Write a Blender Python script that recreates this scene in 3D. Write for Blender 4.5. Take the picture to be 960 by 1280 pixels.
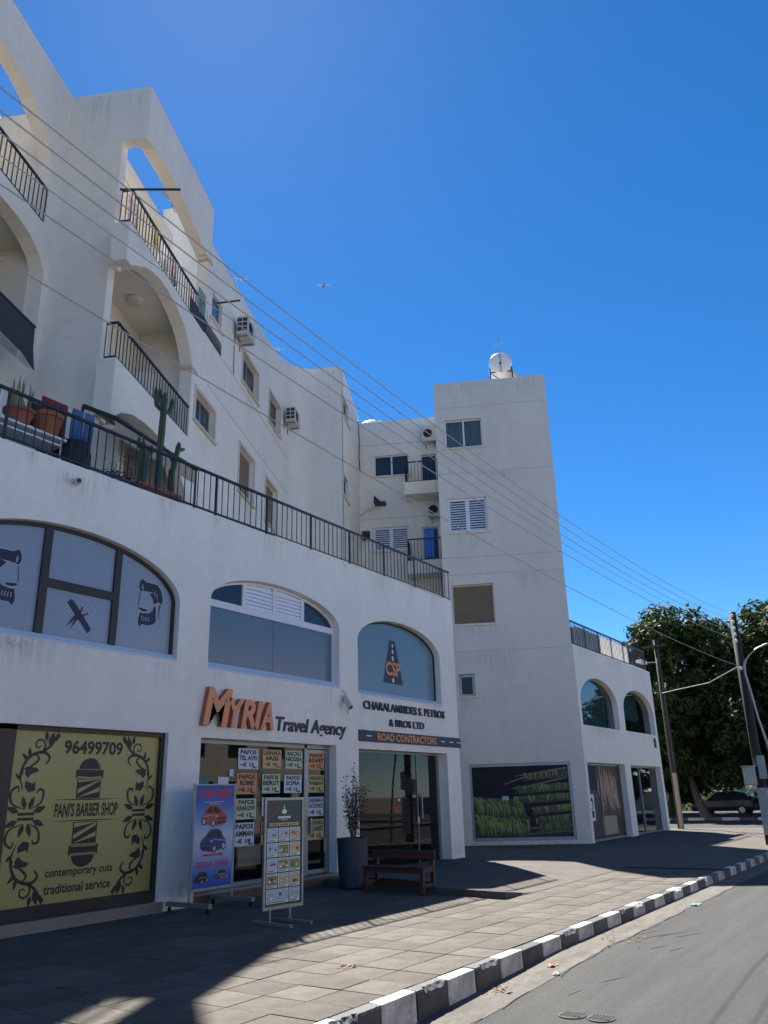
import bpy, bmesh, math, random
from mathutils import Vector, Matrix
from mathutils.geometry import tessellate_polygon
rnd = random.Random(11)
S = bpy.context.scene
C = S.collection
for o in list(bpy.data.objects): bpy.data.objects.remove(o)

# ------------------------------------------------------------------ camera
FPX, PITCH, ROLL, AZ = 1006.2, math.radians(19.495), math.radians(-1.518), math.radians(33.2)
def cam_setup():
    c, s, cr, sr = math.cos(PITCH), math.sin(PITCH), math.cos(ROLL), math.sin(ROLL)
    m = Matrix(((cr, -sr, 0), (sr, cr, 0), (0, 0, 1))) @ Matrix(((1, 0, 0), (0, s, -c), (0, c, s)))
    sa, ca = math.sin(AZ), math.cos(AZ)
    b = Matrix(((sa, ca, 0), (-ca, sa, 0), (0, 0, 1)))        # survey axes -> street axes
    w = b @ m.transposed()                                     # columns: right, down, forward in the world
    right, down, fwd = w.col[0], w.col[1], w.col[2]
    rot = Matrix((right, -down, -fwd)).transposed()
    cd = bpy.data.cameras.new('camera'); o = bpy.data.objects.new('camera', cd); C.objects.link(o)
    o.matrix_world = Matrix.Translation((0, 0, 1.7)) @ rot.to_4x4()
    cd.sensor_fit = 'VERTICAL'; cd.sensor_height = 36; cd.sensor_width = 27; cd.lens = FPX / 1280 * 36
    cd.clip_start = .05; cd.clip_end = 5000
    S.camera = o
cam_setup()

# ------------------------------------------------------------------ light
SUN = Vector((.468, .525, 1)).normalized()
EXPOSURE = 1.96
w = bpy.data.worlds.new('World'); S.world = w; w.use_nodes = True
nt = w.node_tree
sky = nt.nodes.new('ShaderNodeTexSky'); sky.sky_type = 'NISHITA'; sky.sun_disc = False
sky.sun_elevation = math.asin(SUN.z); sky.sun_rotation = math.atan2(SUN.x, SUN.y)
sky.air_density = .68; sky.dust_density = .05; sky.ozone_density = 3.4; sky.altitude = 300
hs0 = nt.nodes.new('ShaderNodeHueSaturation'); hs0.inputs['Saturation'].default_value = 1.3
nt.links.new(sky.outputs[0], hs0.inputs['Color']); nt.links.new(hs0.outputs[0], nt.nodes['Background'].inputs[0])
nt.nodes['Background'].inputs[1].default_value = .05
sd = bpy.data.lights.new('sun', 'SUN'); sd.energy = 4.0; sd.angle = math.radians(.53); sd.color = (1, .955, .88)
so = bpy.data.objects.new('sun', sd); C.objects.link(so); so.location = (0, 0, 60)
so.rotation_euler = SUN.to_track_quat('Z', 'Y').to_euler()
S.view_settings.view_transform = 'Standard'; S.view_settings.look = 'None'
S.view_settings.exposure = EXPOSURE; S.view_settings.gamma = 1; S.view_settings.use_curve_mapping = False

# ------------------------------------------------------------------ frames: a along the wall, d out of it, z up
TH = math.radians(33.2 - 7.75)
U = Vector((math.cos(TH), math.sin(TH), 0)); Q = Vector((math.sin(TH), -math.cos(TH), 0)); Z = Vector((0, 0, 1))
class Fr:
    def __init__(s, o, a, n): s.o, s.a, s.n = Vector(o), Vector(a), Vector(n)
    def p(s, a, d, z): return s.o + s.a * a + s.n * d + Z * z
PF = Fr((0, 11.3, 0), (1, 0, 0), (0, -1, 0))     # shop front along the street
SF = Fr((0, 10.53, 0), (1, 0, 0), (0, -1, 0))    # corner shops beyond the tower
W0, W1, W2 = Fr(Q * -9.9, U, Q), Fr(Q * -7.75, U, Q), Fr(Q * -5.73, U, Q)
F1, F2, F3, TF = (Fr(U * k, Q, -U) for k in (14.9, 29.8, 34, 30.27))
WD = Fr((0, 0, 0), (1, 0, 0), (0, -1, 0))

# ------------------------------------------------------------------ text outlines, made while the scene is still empty
TX = {}
def prep_text(items):
    obs = []
    for key, (s, bold, shear) in items.items():
        cu = bpy.data.curves.new('t', 'FONT'); cu.body = s; cu.offset = bold; cu.shear = shear; cu.resolution_u = 3
        o = bpy.data.objects.new('t', cu); C.objects.link(o); obs.append((key, o))
    bpy.context.view_layer.update()
    dg = bpy.context.evaluated_depsgraph_get()
    for key, o in obs:
        me = bpy.data.meshes.new_from_object(o.evaluated_get(dg))
        TX[key] = ([(v.co.x, v.co.y) for v in me.vertices], [tuple(p.vertices) for p in me.polygons])
        bpy.data.meshes.remove(me)
    for key, o in obs:
        cu = o.data; bpy.data.objects.remove(o); bpy.data.curves.remove(cu)
T = {}
for ch in 'MYRIA': T['L' + ch] = (ch, .035, .22)
for k, s, b, sh in [('travel', 'Travel Agency', .02, .18), ('csp1', 'CHARALAMBIDES S. PETROS', .018, 0), ('csp2', '& BROS LTD', .018, 0),
        ('road', 'ROAD CONTRACTORS', .025, 0), ('csp', 'CSP', .03, 0), ('num', '96499709', .035, 0), ('panis', "PANI'S BARBER SHOP", .03, 0),
        ('cont', 'contemporary cuts', .022, 0), ('trad', 'traditional service', .022, 0), ('hire', 'CAR HIRE', .03, 0), ('offer', 'SPECIAL OFFER', .02, 0),
        ]:
    T[k] = (s, b, sh)
CARDS = ['PAFOS/TEL AVIV/\u20ac 12', 'LARNAKA/IASI/\u20ac 19', 'BACAU/NICOSIA/\u20ac 12', 'PAFOS/BUDAPEST/\u20ac 13', 'PAFOS/ROME/\u20ac 12', 'PAFOS/BEIRUT/\u20ac 19', 'PAFOS/SOFIA/\u20ac 12',
         'LARNAKA/WARSAW/\u20ac 10', 'PAFOS/KRAKOW/\u20ac 12', 'LARNAKA/KATOWICE/\u20ac 14', 'PAFOS/AMMAN/\u20ac 18', 'LARNAKA/BUCHAREST/\u20ac 15']
for c in CARDS:
    for wd in c.split('/'): T['c' + wd] = (wd, .045, 0)
prep_text(T)

# ------------------------------------------------------------------ mesh builder
class MB:
    def __init__(s): s.v, s.f, s.m = [], [], []
    def add(s, vs, fs, m=0):
        k = len(s.v); s.v += [Vector(v) for v in vs]; s.f += [tuple(i + k for i in f) for f in fs]; s.m += [m] * len(fs); return s
    def box(s, fr, a0, a1, d0, d1, z0, z1, m=0):
        vs = [fr.p(a, d, z) for z in (z0, z1) for d in (d0, d1) for a in (a0, a1)]
        return s.add(vs, [(0, 1, 3, 2), (4, 6, 7, 5), (0, 4, 5, 1), (2, 3, 7, 6), (0, 2, 6, 4), (1, 5, 7, 3)], m)
    def poly(s, fr, pts, d, m=0):
        tri = tessellate_polygon([[Vector((x, z, 0)) for x, z in pts]])
        return s.add([fr.p(x, d, z) for x, z in pts], s.flip(pts, tri), m)
    @staticmethod
    def flip(pts, tri):
        out = []
        for a, b, c in tri:
            (ax, ay), (bx, by), (cx, cy) = pts[a], pts[b], pts[c]
            out.append((a, b, c) if (bx - ax) * (cy - ay) - (by - ay) * (cx - ax) > 0 else (a, c, b))
        return out
    def wall(s, fr, outer, holes=(), t=.3, d=0, m=0):
        loops = [list(outer)] + [list(h) for h in holes]
        pts = [p for l in loops for p in l]
        tri = s.flip(pts, tessellate_polygon([[Vector((x, z, 0)) for x, z in l] for l in loops]))
        s.add([fr.p(x, d, z) for x, z in pts], tri, m)
        s.add([fr.p(x, d - t, z) for x, z in pts], [f[::-1] for f in tri], m)
        for l in loops:
            n = len(l)
            s.add([fr.p(x, d, z) for x, z in l] + [fr.p(x, d - t, z) for x, z in l], [(i, (i + 1) % n, n + (i + 1) % n, n + i) for i in range(n)], m)
        return s
    def tube(s, pts, r, n=6, m=0, cap=True):
        pts = [Vector(p) for p in pts]; rs = r if isinstance(r, (list, tuple)) else [r] * len(pts)
        k = len(s.v); fs = []
        for i, p in enumerate(pts):
            t = (pts[min(i + 1, len(pts) - 1)] - pts[max(i - 1, 0)]).normalized()
            x = t.orthogonal().normalized() if i == 0 else (x - t * x.dot(t)).normalized()
            y = t.cross(x)
            for j in range(n):
                g = 2 * math.pi * j / n; s.v.append(p + (x * math.cos(g) + y * math.sin(g)) * rs[i])
        for i in range(len(pts) - 1):
            for j in range(n): fs.append((k + i * n + j, k + i * n + (j + 1) % n, k + (i + 1) * n + (j + 1) % n, k + (i + 1) * n + j))
        if cap: fs += [tuple(k + j for j in range(n))[::-1], tuple(k + (len(pts) - 1) * n + j for j in range(n))]
        s.f += fs; s.m += [m] * len(fs); return s
    def lathe(s, c, prof, n=16, m=0, ax=None):
        c = Vector(c); k = len(s.v); fs = []
        ax = Vector(ax or (0, 0, 1)).normalized(); e1 = ax.orthogonal().normalized(); e2 = ax.cross(e1)
        for r, h in prof:
            for j in range(n):
                g = 2 * math.pi * j / n; s.v.append(c + ax * h + (e1 * math.cos(g) + e2 * math.sin(g)) * r)
        for i in range(len(prof) - 1):
            for j in range(n): fs.append((k + i * n + j, k + i * n + (j + 1) % n, k + (i + 1) * n + (j + 1) % n, k + (i + 1) * n + j))
        fs += [tuple(k + j for j in range(n))[::-1], tuple(k + (len(prof) - 1) * n + j for j in range(n))]
        s.f += fs; s.m += [m] * len(fs); return s
    def ribbon(s, fr, pts, ws, d, m=0):
        n = len(pts); k = []
        for i, (x, z) in enumerate(pts):
            x0, z0 = pts[max(i - 1, 0)]; x1, z1 = pts[min(i + 1, n - 1)]
            dx, dz = x1 - x0, z1 - z0; L = math.hypot(dx, dz) or 1; w_ = (ws[i] if isinstance(ws, (list, tuple)) else ws) / 2
            k += [fr.p(x - dz / L * w_, d, z + dx / L * w_), fr.p(x + dz / L * w_, d, z - dx / L * w_)]
        return s.add(k, [(2 * i, 2 * i + 1, 2 * i + 3, 2 * i + 2) for i in range(n - 1)], m)
    def disc(s, fr, x, z, rx, rz, d, n=16, m=0):
        return s.poly(fr, [(x + rx * math.cos(2 * math.pi * i / n), z + rz * math.sin(2 * math.pi * i / n)) for i in range(n)], d, m)
    def text(s, fr, key, a0, a1, z0, z1, d, depth=0, m=0, ms=None):
        vs, fs = TX[key]; xs = [v[0] for v in vs]; ys = [v[1] for v in vs]
        fx = (a1 - a0) / (max(xs) - min(xs)); fz = (z1 - z0) / (max(ys) - min(ys))
        P = [(a0 + (x - min(xs)) * fx, z0 + (y - min(ys)) * fz) for x, y in vs]
        s.add([fr.p(x, d + depth, z) for x, z in P], fs, m)
        if depth:
            cnt = {}
            for f in fs:
                for i in range(len(f)):
                    e = (f[i], f[(i + 1) % len(f)]); cnt[frozenset(e)] = cnt.get(frozenset(e), []) + [e]
            for es in cnt.values():
                if len(es) == 1:
                    a, b = es[0]
                    s.add([fr.p(*(P[a][0], d + depth, P[a][1])), fr.p(P[b][0], d + depth, P[b][1]), fr.p(P[b][0], d, P[b][1]), fr.p(P[a][0], d, P[a][1])], [(1, 0, 3, 2)], m if ms is None else ms)
        return s
    def ball(s, c, r, n=8, m=0):
        r = Vector(r if isinstance(r, (tuple, list)) else (r, r, r)); c = Vector(c); k = len(s.v); fs = []
        for i in range(n // 2 + 1):
            t = math.pi * i / (n // 2)
            for j in range(n):
                g = 2 * math.pi * j / n
                s.v.append(c + Vector((r.x * math.sin(t) * math.cos(g), r.y * math.sin(t) * math.sin(g), r.z * math.cos(t))))
        for i in range(n // 2):
            for j in range(n): fs.append((k + i * n + j, k + (i + 1) * n + j, k + (i + 1) * n + (j + 1) % n, k + i * n + (j + 1) % n))
        s.f += fs; s.m += [m] * len(fs); return s
    def build(s, name, mats, parent=None, label=None, cat=None, group=None, kind=None, smooth=False, bevel=0, weld=False):
        if not isinstance(mats, (list, tuple)): mats = [mats]
        off = root_loc(parent)
        me = bpy.data.meshes.new(name); me.from_pydata([v - off for v in s.v], [], s.f)
        for x in mats: me.materials.append(x)
        if any(s.m): me.polygons.foreach_set('material_index', s.m)
        if weld or bevel:
            bm = bmesh.new(); bm.from_mesh(me); bmesh.ops.remove_doubles(bm, verts=bm.verts, dist=1e-5); bmesh.ops.recalc_face_normals(bm, faces=bm.faces); bm.to_mesh(me); bm.free()
        if smooth: me.polygons.foreach_set('use_smooth', [True] * len(me.polygons))
        me.update()
        o = bpy.data.objects.new(name, me); C.objects.link(o)
        if parent: o.parent = parent
        tag(o, label, cat, group, kind)
        if bevel:
            md = o.modifiers.new('bevel', 'BEVEL'); md.width = bevel; md.segments = 2; md.limit_method = 'ANGLE'
        return o
def root_loc(o):
    v = Vector((0, 0, 0))
    while o: v = v + o.location; o = o.parent
    return v
def tag(o, label=None, cat=None, group=None, kind=None):
    if label: o['label'] = label
    if cat: o['category'] = cat
    if group: o['group'] = group
    if kind: o['kind'] = kind
    return o
def thing(name, label, cat, loc, group=None, kind=None):
    o = bpy.data.objects.new(name, None); C.objects.link(o); o.location = loc; o.empty_display_size = .1
    return tag(o, label, cat, group, kind)
def inst(me, name, loc, parent=None, rot=None, label=None, cat=None, group=None, kind=None, scale=None):
    o = bpy.data.objects.new(name, me); C.objects.link(o); o.location = Vector(loc) - root_loc(parent)
    if rot is not None: o.rotation_euler = (0, 0, rot)
    if scale: o.scale = scale
    if parent: o.parent = parent
    return tag(o, label, cat, group, kind)
def mesh_of(mb, name, mats, bevel=0, smooth=False):
    o = mb.build(name, mats, bevel=bevel, smooth=smooth); me = o.data
    if bevel:
        bm = bmesh.new(); bm.from_mesh(me); bmesh.ops.bevel(bm, geom=bm.edges, offset=bevel, segments=2, affect='EDGES', profile=.5); bm.to_mesh(me); bm.free()
    bpy.data.objects.remove(o); return me
def rect(a0, a1, z0, z1): return [(a0, z0), (a1, z0), (a1, z1), (a0, z1)]
def arch(c, h, z0, zb, rise, e=2.6, n=28):
    pts = [(c - h, z0), (c + h, z0)]
    for i in range(n + 1):
        t = math.cos(math.pi * i / n); t2 = math.copysign(abs(t) ** .9, t)
        pts.append((c + h * t2, zb + rise * max(0, 1 - abs(t2) ** e) ** .5))
    return pts
def inset(pts, k):
    cx = sum(p[0] for p in pts) / len(pts); n = len(pts); out = []
    area = sum(pts[i][0] * pts[(i + 1) % n][1] - pts[(i + 1) % n][0] * pts[i][1] for i in range(n))
    sg = 1 if area > 0 else -1
    for i in range(n):
        a, b, c = pts[i - 1], pts[i], pts[(i + 1) % n]
        def nrm(p, q):
            L = math.hypot(q[0] - p[0], q[1] - p[1]) or 1e-9; return (-(q[1] - p[1]) / L * sg, (q[0] - p[0]) / L * sg)
        n1, n2 = nrm(a, b), nrm(b, c)
        mx, mz = n1[0] + n2[0], n1[1] + n2[1]; q = max(.35, (mx * mx + mz * mz) / 2)
        out.append((b[0] + mx / q * k, b[1] + mz / q * k))
    return out

def words(fr, key, a0, a1, z0, z1, d, m, parent, depth=0, gap=.2, name='lettering'):
    # one mesh for each word of a line
    vs, fs = TX[key]; par = list(range(len(vs)))
    def find(i):
        while par[i] != i: par[i] = par[par[i]]; i = par[i]
        return i
    for f in fs:
        for i in f[1:]: par[find(i)] = find(f[0])
    isl = {}
    for i in range(len(vs)): isl.setdefault(find(i), []).append(i)
    spans = sorted((min(vs[i][0] for i in l), max(vs[i][0] for i in l), k) for k, l in isl.items()); groups = []; end = None
    for lo, hi, k in spans:
        if end is None or lo - end > gap: groups.append([])
        groups[-1].append(k); end = max(end or hi, hi)
    xs = [v[0] for v in vs]; ys = [v[1] for v in vs]; fx = (a1 - a0) / (max(xs) - min(xs)); fz = (z1 - z0) / (max(ys) - min(ys))
    for g in groups:
        g = set(g); ids = [i for i in range(len(vs)) if find(i) in g]; mp = {i: j for j, i in enumerate(ids)}
        sub = ([vs[i] for i in ids], [tuple(mp[i] for i in f) for f in fs if find(f[0]) in g]); TX['_w'] = sub
        gx = [vs[i][0] for i in ids]; gy = [vs[i][1] for i in ids]
        MB().text(fr, '_w', a0 + (min(gx) - min(xs)) * fx, a0 + (max(gx) - min(xs)) * fx, z0 + (min(gy) - min(ys)) * fz, z0 + (max(gy) - min(ys)) * fz, d, depth).build(name, m, parent)

# ------------------------------------------------------------------ materials
def mat(name, col, rough=.6, metal=0, spec=.5, var=0, vscale=3, stretch=(1, 1, 1), bump=0, bscale=60, rand=0, col2=None, coat=0, var2=None):
    m = bpy.data.materials.new(name); m.use_nodes = True; n = m.node_tree.nodes; L = m.node_tree.links
    b = n['Principled BSDF']; b.inputs['Roughness'].default_value = rough; b.inputs['Metallic'].default_value = metal
    b.inputs['Specular IOR Level'].default_value = spec; b.inputs['Coat Weight'].default_value = coat
    b.inputs['Base Color'].default_value = (*col, 1)
    src = None
    if var or bump or var2: tc = n.new('ShaderNodeTexCoord')
    if var:
        mp = n.new('ShaderNodeMapping'); mp.inputs['Scale'].default_value = stretch; L.new(tc.outputs['Object'], mp.inputs[0])
        nz = n.new('ShaderNodeTexNoise'); nz.inputs['Scale'].default_value = vscale; nz.inputs['Detail'].default_value = 6; nz.inputs['Roughness'].default_value = .65
        L.new(mp.outputs[0], nz.inputs[0])
        r = n.new('ShaderNodeMapRange'); r.inputs[1].default_value = .32; r.inputs[2].default_value = .7; L.new(nz.outputs[0], r.inputs[0])
        mx = n.new('ShaderNodeMix'); mx.data_type = 'RGBA'; L.new(r.outputs[0], mx.inputs[0])
        c2 = col2 or tuple(c * (1 - var) for c in col)
        mx.inputs[6].default_value = (*col, 1); mx.inputs[7].default_value = (*c2, 1); src = mx.outputs[2]; L.new(src, b.inputs['Base Color'])
    if var2:
        n3 = n.new('ShaderNodeTexNoise'); n3.inputs['Scale'].default_value = var2[0]; n3.inputs['Detail'].default_value = 8; n3.inputs['Roughness'].default_value = .75
        mp3 = n.new('ShaderNodeMapping'); L.new(tc.outputs['Object'], mp3.inputs[0]); mp3.inputs['Scale'].default_value = var2[2] if len(var2) > 2 else (1, 1, 1); L.new(mp3.outputs[0], n3.inputs[0])
        r3 = n.new('ShaderNodeMapRange'); r3.inputs[1].default_value = .3; r3.inputs[2].default_value = .7; r3.inputs[3].default_value = 1 - var2[1]; r3.inputs[4].default_value = 1 + var2[1]; L.new(n3.outputs[0], r3.inputs[0])
        h3 = n.new('ShaderNodeHueSaturation'); L.new(r3.outputs[0], h3.inputs['Value'])
        if src: L.new(src, h3.inputs['Color'])
        else: h3.inputs['Color'].default_value = (*col, 1)
        src = h3.outputs[0]; L.new(src, b.inputs['Base Color'])
    if rand:
        oi = n.new('ShaderNodeObjectInfo'); hs = n.new('ShaderNodeHueSaturation'); r2 = n.new('ShaderNodeMapRange')
        r2.inputs[3].default_value = 1 - rand; r2.inputs[4].default_value = 1 + rand; L.new(oi.outputs['Random'], r2.inputs[0]); L.new(r2.outputs[0], hs.inputs['Value'])
        if src: L.new(src, hs.inputs['Color'])
        else: hs.inputs['Color'].default_value = (*col, 1)
        L.new(hs.outputs[0], b.inputs['Base Color'])
    if bump:
        n2 = n.new('ShaderNodeTexNoise'); n2.inputs['Scale'].default_value = bscale; n2.inputs['Detail'].default_value = 5; L.new(tc.outputs['Object'], n2.inputs[0])
        bp = n.new('ShaderNodeBump'); bp.inputs['Strength'].default_value = bump; bp.inputs['Distance'].default_value = .01; L.new(n2.outputs[0], bp.inputs['Height']); L.new(bp.outputs[0], b.inputs['Normal'])
    return m
def glass_mat(name, tint=(.8, .88, .9), gain=1.0, rough=.02):
    m = bpy.data.materials.new(name); m.use_nodes = True; n = m.node_tree.nodes; L = m.node_tree.links
    n.remove(n['Principled BSDF']); out = n['Material Output']
    t = n.new('ShaderNodeBsdfTransparent'); t.inputs[0].default_value = (*tint, 1)
    g = n.new('ShaderNodeBsdfGlossy'); g.inputs['Roughness'].default_value = rough; g.inputs[0].default_value = (1, 1, 1, 1)
    f = n.new('ShaderNodeFresnel'); f.inputs[0].default_value = 1.5
    ml = n.new('ShaderNodeMath'); ml.operation = 'MULTIPLY'; ml.use_clamp = True; ml.inputs[1].default_value = 1.8 * gain; L.new(f.outputs[0], ml.inputs[0])
    mx = n.new('ShaderNodeMixShader'); L.new(ml.outputs[0], mx.inputs[0]); L.new(t.outputs[0], mx.inputs[1]); L.new(g.outputs[0], mx.inputs[2]); L.new(mx.outputs[0], out.inputs[0])
    return m
def leaf_mat(name, c1, c2, tr=.35):
    m = mat(name, c1, rough=.5, spec=.4, var=.5, vscale=.6, col2=c2); n = m.node_tree.nodes; L = m.node_tree.links
    b = n['Principled BSDF']; b.inputs['Specular IOR Level'].default_value = .2; b.inputs['Roughness'].default_value = .6; t = n.new('ShaderNodeBsdfTranslucent'); t.inputs[0].default_value = (c1[0] * 1.6, c1[1] * 1.7, c1[2] * .8, 1)
    mx = n.new('ShaderNodeMixShader'); mx.inputs[0].default_value = tr; L.new(b.outputs[0], mx.inputs[1]); L.new(t.outputs[0], mx.inputs[2]); L.new(mx.outputs[0], n['Material Output'].inputs[0])
    return m
M = {}
M['stucco'] = mat('white_stucco', (.87, .825, .755), .85, spec=.2, var=.1, vscale=.9, stretch=(1, 1, .35), bump=.35, bscale=14, var2=(4.5, .055))
M['stucco2'] = mat('cream_stucco', (.82, .775, .695), .85, spec=.2, var=.1, vscale=.7, stretch=(1, 1, .3), bump=.4, bscale=12, var2=(3, .06))
M['stucco3'] = mat('grey_stucco', (.73, .69, .635), .85, spec=.2, var=.1, vscale=.6, stretch=(1, 1, .3), bump=.4, bscale=12, var2=(3, .06))
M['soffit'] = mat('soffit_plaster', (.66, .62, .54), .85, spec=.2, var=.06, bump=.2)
M['groove'] = mat('joint_plaster', (.50, .48, .45), .9)
M['trim'] = mat('cream_trim', (.62, .56, .46), .8, var=.08)
M['rail'] = mat('dark_railing_paint', (.018, .021, .028), .45, spec=.5)
M['dframe'] = mat('dark_brown_frame', (.03, .024, .022), .45, var=.3)
M['film'] = mat('frosted_window_film', (.29, .335, .41), .28, spec=.6, var=.06, vscale=1.2)
M['film2'] = mat('blue_grey_window_film', (.115, .175, .235), .22, spec=.6, var=.06, vscale=1.2)
M['film3'] = mat('teal_grey_window_film', (.13, .215, .265), .25, spec=.6, var=.05, vscale=1)
M['navy'] = mat('navy_print', (.012, .018, .045), .5)
M['line'] = mat('pale_print_outline', (.42, .47, .54), .5)
M['pvc'] = mat('white_frame', (.70, .72, .76), .4)
M['shutter'] = mat('white_shutter', (.74, .79, .88), .5)
M['brown_blind'] = mat('brown_roller_blind', (.22, .16, .105), .6, var=.2)
M['pane'] = mat('dark_window_glass', (.03, .042, .06), .06, spec=.45)
M['glass'] = glass_mat('shop_glass', (.72, .80, .84), .42); M['glass_plain'] = glass_mat('window_glass', (.72, .80, .82), .6)
M['curtain'] = mat('net_curtain', (.42, .46, .5), .9, var=.35, vscale=5, stretch=(6, 6, .1))
M['teal_curtain'] = mat('teal_curtain', (.09, .20, .22), .8, var=.45, vscale=4, stretch=(6, 6, .08))
M['yellow'] = mat('mustard_film', (.39, .345, .12), .35, var=.06, vscale=1)
M['black'] = mat('black_print', (.015, .014, .016), .5)
M['granite'] = mat('speckled_granite', (.30, .255, .22), .5, var=.45, vscale=40, bump=.1)
M['brown_tile'] = mat('brown_step_tile', (.12, .085, .07), .45, var=.3, vscale=8)
M['aluminium'] = mat('aluminium', (.30, .32, .34), .4, metal=.6, var=.15)
M['steel'] = mat('galvanised_steel', (.33, .35, .37), .42, metal=.7, var=.2, vscale=10)
M['teal_pane'] = mat('dull_teal_glass', (.035, .065, .07), .5, spec=.3)
M['room'] = mat('dim_interior', (.12, .12, .12), .9, var=.3, vscale=2)
M['room2'] = mat('dim_brown_interior', (.09, .07, .055), .9, var=.3, vscale=2)
M['orange_face'] = mat('terracotta_letter_face', (.78, .31, .14), .55, var=.08)
M['orange_side'] = mat('terracotta_letter_side', (.36, .12, .06), .6)
M['orange'] = mat('orange_print', (.72, .28, .06), .5)
M['white'] = mat('white_print', (.78, .78, .78), .6)
M['blue_board'] = mat('blue_poster', (.02, .075, .36), .35)
M['red'] = mat('red_print', (.55, .03, .04), .5)
M['dkgreen'] = mat('dark_green_poster', (.012, .045, .05), .35)
M['terracotta'] = mat('terracotta_clay', (.36, .115, .055), .8, var=.25, vscale=6, bump=.2)
M['wood'] = mat('dark_bench_wood', (.072, .027, .019), .5, var=.5, vscale=3, stretch=(14, 1, 14), bump=.3, bscale=30)
M['planter'] = mat('blue_grey_planter', (.028, .045, .07), .5, var=.25, vscale=4, bump=.1)
M['tile'] = mat('concrete_paving_tile', (.108, .094, .078), .85, spec=.25, var=.42, vscale=2.4, bump=.5, bscale=45, rand=.2, var2=(16, .22))
M['joint'] = mat('paving_joint', (.075, .062, .05), .95, var=.4, vscale=6)
M['slab'] = mat('cast_slab', (.102, .09, .077), .85, spec=.25, var=.36, vscale=1.3, bump=.4, bscale=40, var2=(9, .2))
M['asphalt'] = mat('worn_asphalt', (.046, .0455, .044), .85, spec=.3, var=.38, vscale=1.1, stretch=(.22, 3, 1), bump=.6, bscale=60, var2=(22, .3))
M['gutter'] = mat('dusty_gutter', (.115, .103, .088), .9, var=.5, vscale=1.8, stretch=(.8, 3, 1), bump=.5, bscale=60, var2=(14, .3))
M['tyre_mark'] = mat('tyre_mark', (.014, .014, .014), .8, var=.4, vscale=9)
M['kwhite'] = mat('white_kerb_paint', (.56, .555, .55), .8, var=.6, vscale=7, col2=(.24, .225, .205), bump=.5, bscale=30, rand=.14)
M['kblack'] = mat('black_kerb_paint', (.022, .024, .03), .65, var=.6, vscale=6, col2=(.075, .075, .08), bump=.5, bscale=30, rand=.25)
M['earth'] = mat('dry_earth', (.16, .12, .085), .95, var=.4, vscale=.3)
M['pole_wood'] = mat('tarred_pole_wood', (.028, .024, .026), .8, var=.5, vscale=4, stretch=(8, 8, .3), bump=.4)
M['pale_pole'] = mat('pale_weathered_post', (.24, .195, .15), .8, var=.35, vscale=5, stretch=(6, 6, .4), bump=.3)
M['bark'] = mat('bark', (.11, .085, .065), .9, var=.5, vscale=5, bump=.6, bscale=20)
M['leaf'] = leaf_mat('dark_glossy_leaves', (.020, .036, .012), (.038, .062, .018), .25)
M['leaf2'] = leaf_mat('olive_leaves', (.05, .07, .022), (.085, .11, .035))
M['leaf_dk'] = leaf_mat('sparse_dark_leaves', (.025, .032, .02), (.05, .055, .03), .2)
M['cactus'] = mat('cactus_skin', (.055, .085, .035), .6, var=.35, vscale=6)
M['snake'] = mat('snake_plant_leaf', (.17, .17, .06), .5, var=.6, vscale=18, col2=(.30, .29, .12))
M['ac'] = mat('weathered_white_casing', (.56, .55, .50), .5, var=.15)
M['grille'] = mat('dark_grille', (.03, .035, .04), .6)
M['awning'] = mat('charcoal_awning_fabric', (.045, .042, .045), .8, var=.2)
M['canvas'] = mat('beige_canvas', (.36, .31, .25), .85, var=.1)
M['cable'] = mat('cable_rubber', (.03, .03, .035), .6)
M['wire'] = mat('bare_wire', (.42, .425, .435), .45, metal=.2)
M['cloth_red'] = mat('faded_red_cloth', (.26, .055, .06), .9, var=.2)
M['cloth_blue'] = mat('blue_denim', (.075, .15, .33), .9, var=.35)
M['cloth_dark'] = mat('dark_cover', (.022, .03, .032), .8, var=.3)
M['cloth_yellow'] = mat('pale_yellow_cloth', (.46, .42, .22), .9, var=.1)
M['cloth_white'] = mat('white_cloth', (.62, .60, .60), .9, var=.2)
M['cloth_pattern'] = mat('patterned_cloth', (.52, .47, .46), .9, var=.8, vscale=9, col2=(.28, .16, .18))
M['cloth_teal'] = mat('pale_teal_cloth', (.28, .42, .43), .9, var=.2)
M['blue_glass'] = mat('sky_blue_glass', (.05, .15, .36), .06, spec=.8)
M['blue_door'] = mat('bright_blue_door', (.035, .22, .78), .4)
M['car_dark'] = mat('dark_car_paint', (.012, .015, .028), .35, spec=.4)
M['car_white'] = mat('white_car_paint', (.70, .70, .70), .25, coat=.5)
M['tyre'] = mat('tyre_rubber', (.015, .015, .016), .85)
M['lamp_red'] = mat('red_lens', (.3, .015, .015), .2)
M['lamp_clear'] = mat('clear_lens', (.6, .6, .62), .15)
M['beige_wall'] = mat('beige_render', (.60, .55, .47), .9, var=.12, vscale=.6, bump=.2)
M['hedge'] = leaf_mat('hedge_leaves', (.07, .10, .03), (.12, .15, .05))
M['white_tank'] = mat('white_tank_enamel', (.74, .74, .74), .3)
M['concrete'] = mat('bare_concrete', (.30, .28, .25), .9, var=.25, vscale=3)
M['gull'] = mat('white_feathers', (.75, .75, .75), .8)
M['banana'] = mat('printed_leaf_green', (.115, .20, .04), .4, var=.6, vscale=9, col2=(.26, .36, .09))
M['print_dark'] = mat('dark_poster_print', (.02, .022, .034), .55, spec=.2, var=.4, vscale=3)
M['print_brown'] = mat('brown_poster_print', (.12, .082, .062), .55, spec=.2, var=.5, vscale=6)

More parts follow.
